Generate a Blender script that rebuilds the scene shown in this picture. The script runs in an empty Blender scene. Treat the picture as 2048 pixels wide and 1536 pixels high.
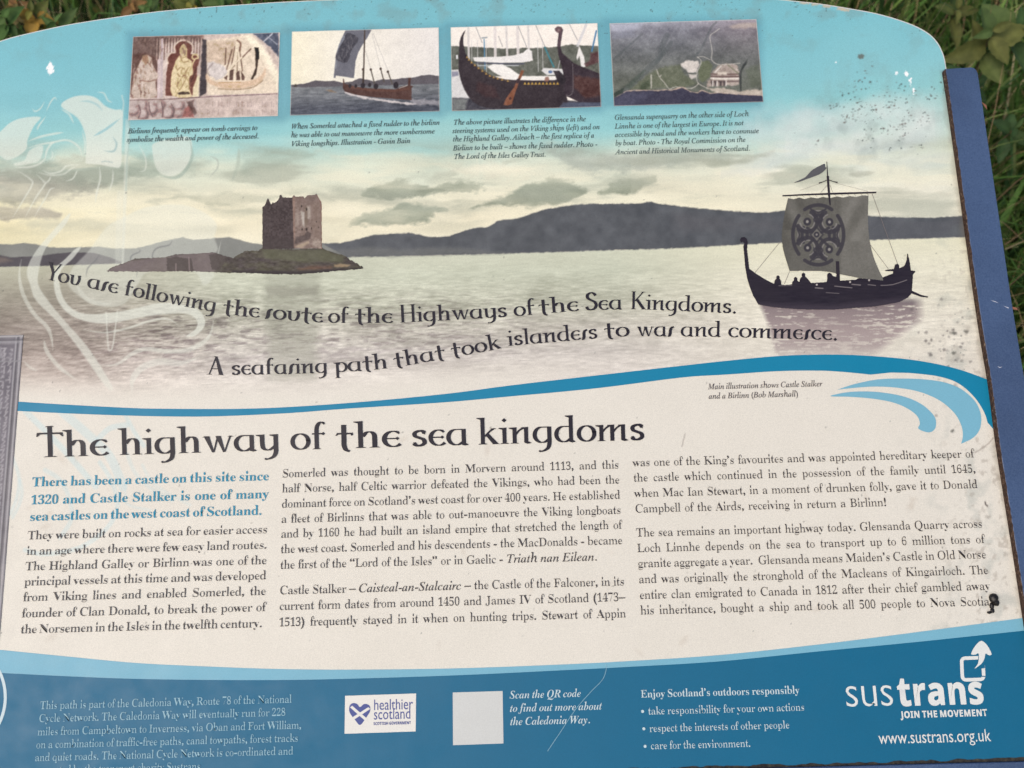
import bpy, bmesh, math, random
import numpy as np
from mathutils import Matrix, Vector
from mathutils.geometry import tessellate_polygon
random.seed(7); rng = np.random.default_rng(7)
SC = bpy.context.scene; COL = SC.collection

# ------------------------------------------------------------------ camera, sky, sun, exposure
S = 1.2                                   # board millimetres -> world millimetres
TAU = math.radians(33.0)                  # slope of the board
ORG = Vector((0.0, 0.0, 0.98))            # point of the board opposite the lens
EX = Vector((1, 0, 0)); EY = Vector((0, math.cos(TAU), math.sin(TAU))); EN = Vector((0, -math.sin(TAU), math.cos(TAU)))
ROT = np.array([[0.99962813, 0.026178, 0.0076366], [-0.02711997, 0.98363186, 0.1781372], [-0.00284833, -0.17827806, 0.98397603]])
FPX = 1700.2; DIST = 510.0
def bvec(b): return EX*b[0] - EY*b[1] - EN*b[2]
_o = -(ROT.T @ np.array([0, 0, DIST]))
cam_d = bpy.data.cameras.new('camera'); cam = bpy.data.objects.new('camera', cam_d); COL.objects.link(cam); SC.camera = cam
_r, _u, _b = bvec(ROT[0]), bvec(-ROT[1]), bvec(-ROT[2])
_p = ORG + bvec(_o)*(S/1000)
cam.matrix_world = Matrix(((_r.x, _u.x, _b.x, _p.x), (_r.y, _u.y, _b.y, _p.y), (_r.z, _u.z, _b.z, _p.z), (0, 0, 0, 1)))
cam_d.sensor_width = 36; cam_d.lens = 36*FPX/2048; cam_d.clip_start = 0.02; cam_d.clip_end = 400
cam_d.dof.use_dof = True; cam_d.dof.focus_distance = 0.60; cam_d.dof.aperture_fstop = 9.0

SUN_EL, SUN_AZ = math.radians(44), math.radians(-138)
W = bpy.data.worlds.new('World'); SC.world = W; W.use_nodes = True
wn = W.node_tree.nodes; sky = wn.new('ShaderNodeTexSky'); sky.sky_type = 'NISHITA'; sky.sun_disc = False
sky.sun_elevation = SUN_EL; sky.sun_rotation = SUN_AZ; sky.air_density = 1.0; sky.dust_density = 3.0; sky.ozone_density = 0.6
W.node_tree.links.new(sky.outputs[0], wn['Background'].inputs[0]); wn['Background'].inputs[1].default_value = 0.10
sun_d = bpy.data.lights.new('sun', 'SUN'); sun_d.energy = 0.6; sun_d.angle = math.radians(32); sun_d.color = (1.0, 0.93, 0.82)
sun = bpy.data.objects.new('sun', sun_d); COL.objects.link(sun)
sd_ = Vector((math.sin(SUN_AZ)*math.cos(SUN_EL), math.cos(SUN_AZ)*math.cos(SUN_EL), math.sin(SUN_EL)))
sun.rotation_euler = sd_.to_track_quat('Z', 'Y').to_euler()
SC.view_settings.view_transform = 'Standard'; SC.view_settings.look = 'None'; SC.view_settings.gamma = 1; SC.view_settings.exposure = 0.80
SC.view_settings.use_curve_mapping = False
KR = np.array([1.06, 1.07, 1.13]); VEIL = np.array([0.013, 0.013, 0.014])   # print ink: seen colour -> base colour

# ------------------------------------------------------------------ helpers
def lin(c):
    c = np.asarray(c, float)/255.0
    return np.where(c <= 0.04045, c/12.92, ((c+0.055)/1.055)**2.4)
def ink(c): return np.clip((lin(c)-VEIL)/KR, 0.003, 0.9)
def bd(u, v, z=0.0):                       # artwork unit -> board mm (X, Y)
    u = np.asarray(u, float); v = np.asarray(v, float)
    d = np.stack([(u-1024)/FPX, (v-768)/FPX, np.ones_like(u)], -1) @ ROT
    s = (-z-_o[2])/d[..., 2]
    return _o[0]+s*d[..., 0], -(_o[1]+s*d[..., 1])
def art(X, Y):                             # board mm -> artwork unit
    p = np.stack([X, -np.asarray(Y), np.zeros_like(X)], -1) @ ROT.T + np.array([0, 0, DIST])
    return 1024+FPX*p[..., 0]/p[..., 2], 768+FPX*p[..., 1]/p[..., 2]
BASE = Vector((-0.05, 0.0, 0.0))
_M = np.array([list(EX), list(EY), list(EN)])*(S/1000)
_off = np.array(list(ORG-BASE))
def to_local(XYN): return np.asarray(XYN, float) @ _M + _off
def Z(ox, oy, s, pts): return [(ox+x/s, oy+y/s) for x, y in pts]
def smooth(pts, n=6, closed=True):
    P = np.array(pts, float); N = len(P); out = []
    rngk = range(N) if closed else range(N-1)
    for i in rngk:
        if closed: a, b, c, d = P[i-1], P[i], P[(i+1) % N], P[(i+2) % N]
        else: a, b, c, d = P[max(i-1, 0)], P[i], P[i+1], P[min(i+2, N-1)]
        for k in range(n):
            t = k/n
            out.append(0.5*((2*b)+(-a+c)*t+(2*a-5*b+4*c-d)*t*t+(-a+3*b-3*c+d)*t**3))
    if not closed: out.append(P[-1])
    return [tuple(p) for p in out]

def new_obj(name, me, parent=None, mat=None):
    o = bpy.data.objects.new(name, me); COL.objects.link(o)
    if parent is not None: o.parent = parent
    if mat is not None and me is not None: me.materials.append(mat)
    return o
def mesh_np(name, V, F, mat=None, parent=None, col=None, smooth_sh=False):
    V = np.asarray(V, np.float32); F = np.asarray(F, np.int32); k = F.shape[1]
    me = bpy.data.meshes.new(name)
    me.vertices.add(len(V)); me.vertices.foreach_set('co', V.ravel())
    me.loops.add(F.size); me.loops.foreach_set('vertex_index', F.ravel())
    me.polygons.add(len(F)); me.polygons.foreach_set('loop_start', np.arange(0, F.size, k, dtype=np.int32))
    if col is not None:
        a = me.color_attributes.new('ink', 'FLOAT_COLOR', 'POINT')
        a.data.foreach_set('color', np.concatenate([col, np.ones((len(col), 1))], 1).astype(np.float32).ravel())
    if smooth_sh: me.polygons.foreach_set('use_smooth', np.ones(len(F), bool))
    me.update(calc_edges=True); me.validate()
    return new_obj(name, me, parent, mat)
def tag(o, label=None, cat=None, group=None, kind=None):
    for k, v in (('label', label), ('category', cat), ('group', group), ('kind', kind)):
        if v: o[k] = v
    return o

def mat_base(name, rough=0.4, spec=0.5):
    m = bpy.data.materials.new(name); m.use_nodes = True
    n = m.node_tree.nodes; b = n['Principled BSDF']; b.inputs['Roughness'].default_value = rough
    b.inputs['Specular IOR Level'].default_value = spec
    return m, n, m.node_tree.links, b
def noise(n, l, scale, detail=3, rough=0.6):
    tc = n.new('ShaderNodeTexCoord'); t = n.new('ShaderNodeTexNoise'); t.inputs['Scale'].default_value = scale
    t.inputs['Detail'].default_value = detail; t.inputs['Roughness'].default_value = rough
    l.new(tc.outputs['Object'], t.inputs['Vector']); return t
def ramp(n, l, src, stops):
    r = n.new('ShaderNodeValToRGB'); e = r.color_ramp.elements
    while len(e) < len(stops): e.new(0.5)
    for q, (p, c) in zip(e, stops): q.position = p; q.color = (*c, 1)
    l.new(src, r.inputs[0]); return r
def mul(n, l, a, b, fac=1.0):
    m = n.new('ShaderNodeMix'); m.data_type = 'RGBA'; m.blend_type = 'MULTIPLY'; m.inputs[0].default_value = fac
    l.new(a, m.inputs[6]); l.new(b, m.inputs[7]); return m.outputs[2]
GLOSS = 0.46
def print_mat(name, rgb=None, grain=0.10):          # printed ink on the laminate: vertex ink or one flat ink, mottled by print grain
    m, n, l, b = mat_base(name, GLOSS, 0.30)
    if rgb is None:
        a = n.new('ShaderNodeAttribute'); a.attribute_name = 'ink'; src = a.outputs['Color']
    else:
        a = n.new('ShaderNodeRGB'); a.outputs[0].default_value = (*ink(rgb), 1); src = a.outputs[0]
    t = noise(n, l, 1500, 2, 0.7); r = ramp(n, l, t.outputs['Fac'], [(0.25, (1-grain*1.6,)*3), (0.75, (1+grain,)*3)])
    t2 = noise(n, l, 22, 5, 0.65); r2 = ramp(n, l, t2.outputs['Fac'], [(0.3, (0.955, 0.955, 0.95)), (0.7, (1.0, 1.0, 1.0))])
    l.new(mul(n, l, mul(n, l, src, r.outputs[0]), r2.outputs[0]), b.inputs['Base Color'])
    t3 = noise(n, l, 60, 4, 0.6); r3 = ramp(n, l, t3.outputs['Fac'], [(0.3, (GLOSS-0.05,)*3), (0.7, (GLOSS+0.1,)*3)])
    l.new(r3.outputs[0], b.inputs['Roughness'])
    return m

# ------------------------------------------------------------------ painter: inks evaluated at the vertices of a fine printed sheet
_tab = rng.random((256, 256))
def vnoise(x, y):
    xi = np.floor(x).astype(int); yi = np.floor(y).astype(int); fx = x-xi; fy = y-yi
    fx = fx*fx*(3-2*fx); fy = fy*fy*(3-2*fy)
    g = lambda a, b: _tab[a & 255, b & 255]
    return (g(xi, yi)*(1-fx)+g(xi+1, yi)*fx)*(1-fy)+(g(xi, yi+1)*(1-fx)+g(xi+1, yi+1)*fx)*fy
def fbm(x, y, o=4):
    s = 0; a = 0.5; t = 0
    for i in range(o):
        s = s+a*vnoise(x*2**i+17.3*i, y*2**i+5.1*i); t += a; a *= 0.5
    return s/t
class Art:
    def __init__(self, u, v): self.u, self.v = u, v; self.c = np.zeros((len(u), 3))
    def sel(self, x0, y0, x1, y1): return np.nonzero((self.u >= x0) & (self.u <= x1) & (self.v >= y0) & (self.v <= y1))[0]
    def put(self, i, m, col):
        col = np.asarray(col, float); m = np.clip(m, 0, 1)[:, None]
        self.c[i] = self.c[i]*(1-m)+col*m
    def poly(self, pts, col, soft=1.2, alpha=1.0, warp=0, wf=0.1, tex=0, tf=0.15, sm=0):
        P = np.array(smooth(pts, sm) if sm else pts, float); pad = soft+warp+2
        i = self.sel(P[:, 0].min()-pad, P[:, 1].min()-pad, P[:, 0].max()+pad, P[:, 1].max()+pad)
        if not len(i): return
        x, y = self.u[i], self.v[i]; d = np.full(len(i), 1e9); ins = np.zeros(len(i), bool)
        for (x0, y0), (x1, y1) in zip(P, np.roll(P, -1, 0)):
            dx, dy = x1-x0, y1-y0; L = dx*dx+dy*dy
            if L < 1e-9: continue
            t = np.clip(((x-x0)*dx+(y-y0)*dy)/L, 0, 1)
            d = np.minimum(d, (x-x0-t*dx)**2+(y-y0-t*dy)**2)
            if dy: ins ^= ((y0 > y) != (y1 > y)) & (x < x0+(y-y0)*dx/dy)
        s = np.where(ins, 1, -1)*np.sqrt(d)
        if warp: s = s+warp*2*(fbm(x*wf, y*wf)-0.5)
        c = np.asarray(col, float)
        if tex: c = c+tex*2*(fbm(x*tf, y*tf+31)-0.5)[:, None]*np.ones(3)
        self.put(i, alpha*np.clip(0.5+s/(2*soft), 0, 1), c)
    def line(self, pts, w, col, soft=1.0, alpha=1.0, sm=0, warp=0, wf=0.2, taper=False):
        P = np.array(smooth(pts, sm, False) if sm else pts, float); pad = w+soft+warp+2
        i = self.sel(P[:, 0].min()-pad, P[:, 1].min()-pad, P[:, 0].max()+pad, P[:, 1].max()+pad)
        if not len(i): return
        x, y = self.u[i], self.v[i]; best = np.full(len(i), -1e9); n = len(P)-1
        for k in range(n):
            (x0, y0), (x1, y1) = P[k], P[k+1]; dx, dy = x1-x0, y1-y0; L = dx*dx+dy*dy
            if L < 1e-9: continue
            t = np.clip(((x-x0)*dx+(y-y0)*dy)/L, 0, 1)
            hw = w/2
            if taper: hw = w/2*np.clip(np.sin(np.pi*np.clip((k+t)/n, 0.03, 0.97))*1.25, 0.1, 1)
            best = np.maximum(best, hw-np.sqrt((x-x0-t*dx)**2+(y-y0-t*dy)**2))
        if warp: best = best+warp*2*(fbm(x*wf, y*wf)-0.5)
        self.put(i, alpha*np.clip(0.5+best/(2*soft), 0, 1), col)
    def ell(self, cx, cy, rx, ry, col, soft=1.2, alpha=1.0, warp=0, wf=0.1, rot=0):
        R_ = max(rx, ry)+soft+warp+2; i = self.sel(cx-R_, cy-R_, cx+R_, cy+R_)
        if not len(i): return
        x, y = self.u[i]-cx, self.v[i]-cy; c, s = math.cos(rot), math.sin(rot); x, y = x*c+y*s, -x*s+y*c
        q = (1-np.sqrt((x/rx)**2+(y/ry)**2))*min(rx, ry)
        if warp: q = q+warp*2*(fbm(self.u[i]*wf, self.v[i]*wf)-0.5)
        self.put(i, alpha*np.clip(0.5+q/(2*soft), 0, 1), col)
    def cloud(self, pts, col, alpha=0.85, soft=10, warp=12, wf=0.035):
        P = np.array(smooth(pts, 4)); pad = soft*2+warp*2+14; y0, y1 = P[:, 1].min(), P[:, 1].max()
        i = self.sel(P[:, 0].min()-pad, y0-pad, P[:, 0].max()+pad, y1+pad)
        if not len(i): return
        x, y = self.u[i], self.v[i]
        x2 = x+18*(fbm(x*.02, y*.04, 3)-.5)*2; y2 = y+7*(fbm(x*.025+9, y*.05+4, 3)-.5)*2
        d = np.full(len(i), 1e9); ins = np.zeros(len(i), bool)
        for (xa, ya), (xb, yb) in zip(P, np.roll(P, -1, 0)):
            dx, dy = xb-xa, yb-ya; L = dx*dx+dy*dy
            if L < 1e-9: continue
            t = np.clip(((x2-xa)*dx+(y2-ya)*dy)/L, 0, 1); d = np.minimum(d, (x2-xa-t*dx)**2+(y2-ya-t*dy)**2)
            if dy: ins ^= ((ya > y2) != (yb > y2)) & (x2 < xa+(y2-ya)*dx/dy)
        sd = np.where(ins, 1, -1)*np.sqrt(d)+warp*(fbm(x*.045, y*.09, 4)-.5)*1.6+warp*.5*(fbm(x*.13, y*.22, 3)-.5)*2
        m = np.clip((sd+soft*.7)/(soft*1.9), 0, 1); m = m*m*(3-2*m)
        g = np.clip((y-y0)/max(y1-y0, 1), 0, 1)[:, None]; c = np.asarray(col, float)+8-20*g+(fbm(x*.03, y*.07, 4)-.5)[:, None]*26
        self.put(i, alpha*m*np.clip(.72+.7*(fbm(x*.02+3, y*.05, 4)-.35), .5, 1), c)
    def grain(self, box, amp, fx, fy):
        i = self.sel(*box); self.c[i] += amp*2*(fbm(self.u[i]*fx, self.v[i]*fy)-0.5)[:, None]

def sheet(name, box, cell, paint, parent, N, mat, mask=None, Bbox=None):
    """a fine printed sheet on the board plane; box in artwork units"""
    x0, y0, x1, y1 = box; nx = int((x1-x0)/cell)+1; ny = int((y1-y0)/cell)+1
    uu, vv = np.meshgrid(np.linspace(x0, x1, nx), np.linspace(y0, y1, ny)); u, v = uu.ravel(), vv.ravel()
    return sheet_pts(name, u, v, nx, ny, paint, parent, N, mat, mask)
def sheet_pts(name, u, v, nx, ny, paint, parent, N, mat, mask=None, XY=None):
    a = Art(u, v); paint(a); c = np.clip(a.c, 2, 255)
    X, Y = bd(u, v) if XY is None else XY
    V = to_local(np.stack([X, Y, np.full_like(X, N)], -1))
    q = np.arange(nx*ny).reshape(ny, nx)
    F = np.stack([q[1:, :-1].ravel(), q[1:, 1:].ravel(), q[:-1, 1:].ravel(), q[:-1, :-1].ravel()], -1)
    if mask is not None:
        m = Art(u, v); mask(m); k = m.c[:, 0] > 0.5; F = F[k[F].sum(1) >= 3]
        use = np.unique(F); mp = np.zeros(nx*ny, int); mp[use] = np.arange(len(use)); F = mp[F]; V = V[use]; c = c[use]
    return mesh_np(name, V, F, mat, parent, ink(c))
def quad_sheet(name, corners, nx, ny, paint, parent, N, mat):
    """rectangular print: corners TL TR BR BL in artwork units, squared up on the board; painted in 0..1000 x 0..(1000*h/w)"""
    X, Y = bd(*np.array(corners, float).T)
    l, r = (X[0]+X[3])/2, (X[1]+X[2])/2; t, b = (Y[0]+Y[1])/2, (Y[2]+Y[3])/2
    ss, tt = np.meshgrid(np.linspace(0, 1, nx), np.linspace(0, 1, ny)); s, t_ = ss.ravel(), tt.ravel()
    q = np.array(corners, float); h = 1000*((q[3, 1]-q[0, 1])+(q[2, 1]-q[1, 1]))/((q[1, 0]-q[0, 0])+(q[2, 0]-q[3, 0]))
    return sheet_pts(name, s*1000, t_*h, nx, ny, paint, parent, N, mat, XY=(l+(r-l)*s, t+(b-t)*t_))
def flat(name, polys, mat, parent, N, board=False):
    """flat printed shapes (lists of artwork points) filled as one mesh"""
    V = []; F = []; 
    for k, p in enumerate(polys):
        P = np.array(p, float)
        X, Y = (P[:, 0], P[:, 1]) if board else bd(P[:, 0], P[:, 1])
        t = tessellate_polygon([[Vector((x, y, 0)) for x, y in zip(X, Y)]]); o = len(V)
        V += [(x, y, N+0.002*k) for x, y in zip(X, Y)]
        for a, b, c in t:
            cr = (X[b]-X[a])*(Y[c]-Y[a])-(Y[b]-Y[a])*(X[c]-X[a])
            F.append((a+o, b+o, c+o) if cr > 0 else (a+o, c+o, b+o))
    return mesh_np(name, to_local(V), F, mat, parent)
# ------------------------------------------------------------------ lettering
def _shift(ch, up, lo, dg):
    if 'A' <= ch <= 'Z' and up: return chr(up+ord(ch)-65)
    if ch == 'h' and lo == 0x1D44E: return '\u210e'
    if 'a' <= ch <= 'z' and lo: return chr(lo+ord(ch)-97)
    if '0' <= ch <= '9' and dg: return chr(dg+ord(ch)-48)
    return ch
STY = {  # style: glyph page, thinning dx dy (em), x-height ratio, slant
    'reg': ((0x1D400, 0x1D41A, 0x1D7CE), 0.036, -0.002, 0.60, 0),
    'bold': ((0x1D400, 0x1D41A, 0x1D7CE), 0.012, 0.0, 0.605, 0),
    'ital': ((0x1D434, 0x1D44E, 0), -0.003, -0.003, 0.61, 0.0),
    'capital': ((0x1D434, 0x1D44E, 0), -0.008, -0.006, 0.625, 0.0),
    'itbold': ((0x1D468, 0x1D482, 0x1D7CE), 0.012, 0.0, 0.62, 0.0),
    'sans': ((0, 0, 0), 0.0, 0.0, 0.72, 0),
    'light': ((0, 0, 0), 0.012, 0.012, 0.74, 0),
    'black': ((0x1D5D4, 0x1D5EE, 0x1D7EC), -0.022, -0.018, 0.76, 0)}
def _raw(txt):
    c = bpy.data.curves.new('glyph', 'FONT'); c.body = txt; c.resolution_u = 3
    o = bpy.data.objects.new('glyph', c); me = bpy.data.meshes.new_from_object(o)
    n = len(me.vertices); co = np.zeros(n*3); me.vertices.foreach_get('co', co); co = co.reshape(-1, 3)[:, :2]
    me.calc_loop_triangles(); F = np.zeros(len(me.loop_triangles)*3, int); me.loop_triangles.foreach_get('vertices', F)
    bpy.data.objects.remove(o); bpy.data.curves.remove(c); bpy.data.meshes.remove(me)
    return co, F.reshape(-1, 3)
_ii = _raw('II')[0]; _IIw = np.ptp(_ii[:, 0]); CAPH = np.ptp(_ii[:, 1])
_G = {}
def _weld(co, F):
    key = {}; mp = np.zeros(len(co), int); out = []
    for i, p in enumerate(np.round(co, 4)):
        k = (p[0], p[1])
        if k not in key: key[k] = len(out); out.append(co[i])
        mp[i] = key[k]
    F = mp[F]; F = F[(F[:, 0] != F[:, 1]) & (F[:, 1] != F[:, 2]) & (F[:, 0] != F[:, 2])]
    return np.array(out), F
def glyph(ch, sty):
    k = (ch, sty)
    if k in _G: return _G[k]
    if ch == ' ': _G[k] = (np.zeros((0, 2)), np.zeros((0, 3), int), 0.25); return _G[k]
    (up, lo, dg), dx, dy, xr, sl = STY[sty]
    if not ch.isalnum() and dx > 0: dx, dy = -.010, -.010
    if ch in 'VWvwyAX' and dx > 0: dx *= .62                     # keep the thin diagonals
    g = _shift(ch, up, lo, dg)
    co, F = _raw(g); adv = np.ptp(_raw('I'+g+'I')[0][:, 0])-_IIw
    co, F = _weld(co, F)
    a, b, c = co[F[:, 0]], co[F[:, 1]], co[F[:, 2]]
    ar = (b[:, 0]-a[:, 0])*(c[:, 1]-a[:, 1])-(b[:, 1]-a[:, 1])*(c[:, 0]-a[:, 0])
    F[ar < 0] = F[ar < 0][:, [0, 2, 1]]
    e = np.concatenate([F[:, [0, 1]], F[:, [1, 2]], F[:, [2, 0]]]); es = {tuple(x) for x in e}
    bnd = [x for x in e if (x[1], x[0]) not in es]      # outline edges, ink on their left
    nrm = np.zeros_like(co)
    for i, j in bnd:
        d = co[j]-co[i]; L = math.hypot(*d) or 1
        n_ = np.array([d[1], -d[0]])/L; nrm[i] += n_; nrm[j] += n_
    L = np.hypot(nrm[:, 0], nrm[:, 1]); L[L == 0] = 1; nrm /= L[:, None]
    co = co-nrm*np.array([dx, dy])
    if sl: co[:, 0] += co[:, 1]*sl
    xh = _XH.setdefault(up, np.max(_raw(_shift('x', up, lo, dg))[0][:, 1])); ch_ = _CH.setdefault(up, np.max(_raw(_shift('H', up, lo, dg))[0][:, 1]))
    y = co[:, 1].copy()
    if 'a' <= ch <= 'z':                                  # cap height = 1, x-height = xr
        y = np.where(y > xh, xr+(y-xh)*(1.06-xr)/(ch_-xh), np.where(y > 0, y*xr/xh, y/ch_*0.95))
    elif ch.isdigit(): y = y/ch_*0.97
    else: y = y/ch_
    kx = 1/ch_*(0.95 if 'a' <= ch <= 'z' else (0.84 if ch.isdigit() and dg else 0.97))
    co = np.stack([(co[:, 0]-dx*0.5)*kx, y], -1)
    _G[k] = (co, F, (adv-dx*1.3)*kx); return _G[k]
_XH = {}; _CH = {}

class Ink:                                               # collects glyphs (board mm) into one mesh
    def __init__(self): self.V = []; self.F = []; self.n = 0; self.k = 0
    def add(self, co, F):
        if not len(co): return
        z = 0.0015*(self.k % 4); self.k += 1
        self.V.append(np.concatenate([co, np.full((len(co), 1), z)], 1)); self.F.append(F+self.n); self.n += len(co)
    def build(self, name, mat, parent, N=0.35):
        V = np.concatenate(self.V); V[:, 2] += N
        return mesh_np(name, to_local(V), np.concatenate(self.F), mat, parent)
def runs(txt, sty):                                      # *...* switches to italic
    out = []; it = False
    for ch in txt:
        if ch == '*': it = not it; continue
        out.append((ch, 'ital' if it else sty))
    return out
def text_line(I, txt, sty, u0, v0, u1, v1, cap, X=None, sx=None, Yv=None):
    """one printed line: baseline ends (artwork units), cap height in artwork units; stretched spaces when sx is given"""
    (x0, x1), (y0, y1) = bd([u0, u1], [v0, v1]); mmpx = (x1-x0)/(u1-u0); H = cap*mmpx; yb = (y0+y1)/2
    if X: x0, x1 = X
    G = [(ch, glyph(ch, s)) for ch, s in runs(txt, sty)]
    wl = sum(g[2] for c, g in G if c != ' ')*H; ns = sum(1 for c, g in G if c == ' ')
    if sx is None: sx = (x1-x0)/(wl+ns*0.32*H); sp = 0.32*H*sx
    else: sp = (x1-x0-wl*sx)/max(ns, 1)
    x = x0
    for c, (co, F, adv) in G:
        if c == ' ': x += sp; continue
        I.add(np.stack([x+co[:, 0]*H*sx, yb+co[:, 1]*H], -1), F); x += adv*H*sx
    return sx
def nat(txt, sty): return sum(glyph(c, s)[2] for c, s in runs(txt, sty) if c != ' '), txt.count(' ')
def justified(I, lines, sty, X, cap, mm=0.2985):
    """lines: (text, v of left baseline at u, u, optional right mm for a last line)"""
    H = cap*mm; Wd = X[1]-X[0]; full = [nat(t, sty) for t, u, v, r in lines if r is None]
    sx = min((Wd-ns*0.31*H)/(w*H) for w, ns in full)
    for t, u, v, r in lines:
        yb = float(bd(u, v)[1]); x1 = X[1] if r is None else r
        G = [(ch, glyph(ch, s)) for ch, s in runs(t, sty)]
        w, ns = nat(t, sty); sp = (x1-X[0]-w*H*sx)/max(ns, 1); x = X[0]
        s2 = sx
        if sp < 0.24*H: s2 = (x1-X[0]-ns*0.26*H)/(w*H); sp = 0.26*H
        for c, (co, F, adv) in G:
            if c == ' ': x += sp; continue
            I.add(np.stack([x+co[:, 0]*H*s2, yb+co[:, 1]*H], -1), F); x += adv*H*s2

# display lettering: uncial letters drawn with a broad pen. ascender = 1, x-height = .52
def _pen(path, T=0.118, t=0.034, sm=6, p=1.2):
    P = np.array(smooth(path, sm, False) if sm else path, float)
    d = np.gradient(P, axis=0); L = np.hypot(d[:, 0], d[:, 1]); L[L == 0] = 1; d /= L[:, None]
    w = (t+(T-t)*np.abs(d[:, 1])**p)/2; n_ = np.stack([-d[:, 1], d[:, 0]], -1)
    A = P+n_*w[:, None]; B = P-n_*w[:, None]; n = len(P)
    V = np.concatenate([A, B]); F = []
    for i in range(n-1): F += [(i, n+i, n+i+1), (i, n+i+1, i+1)]
    return V, np.array(F)
def _pl(pts): return np.array(pts, float), np.array([(0, i, i+1) for i in range(1, len(pts)-1)])
def _srf(x, y, w=0.27, h=0.028): return _pl([(x-w/2, y), (x+w/2, y), (x+w/2-.05, y+h), (x-w/2+.05, y+h)])
def _stem(x, y0, y1, T=0.112): return _pl([(x-T/2, y0), (x+T/2, y0), (x+T/2, y1), (x-T/2, y1)])
def _flag(x, y, T=0.12, w=0.10): return _pl([(x-T/2-w, y-.005), (x-T/2-w, y-.03), (x-T/2+.01, y-.07), (x+T/2, y-.06), (x+T/2, y+.005)])
def _dia(x, y, r=0.085): return _pl([(x-r, y), (x, y-r), (x+r, y), (x, y+r)])
def _arc(cx, cy, rx, ry, a0, a1, n=14): return [(cx+rx*math.cos(math.radians(a)), cy+ry*math.sin(math.radians(a))) for a in np.linspace(a0, a1, n)]
XH = 0.52
def _bowl(cx=.27): return _pen([(cx+.20, XH-.015), (cx+.05, XH-.015)]+_arc(cx, .26, .205, .245, 95, 265)+[(cx+.08, .03), (cx+.2, .12)], sm=3)
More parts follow.
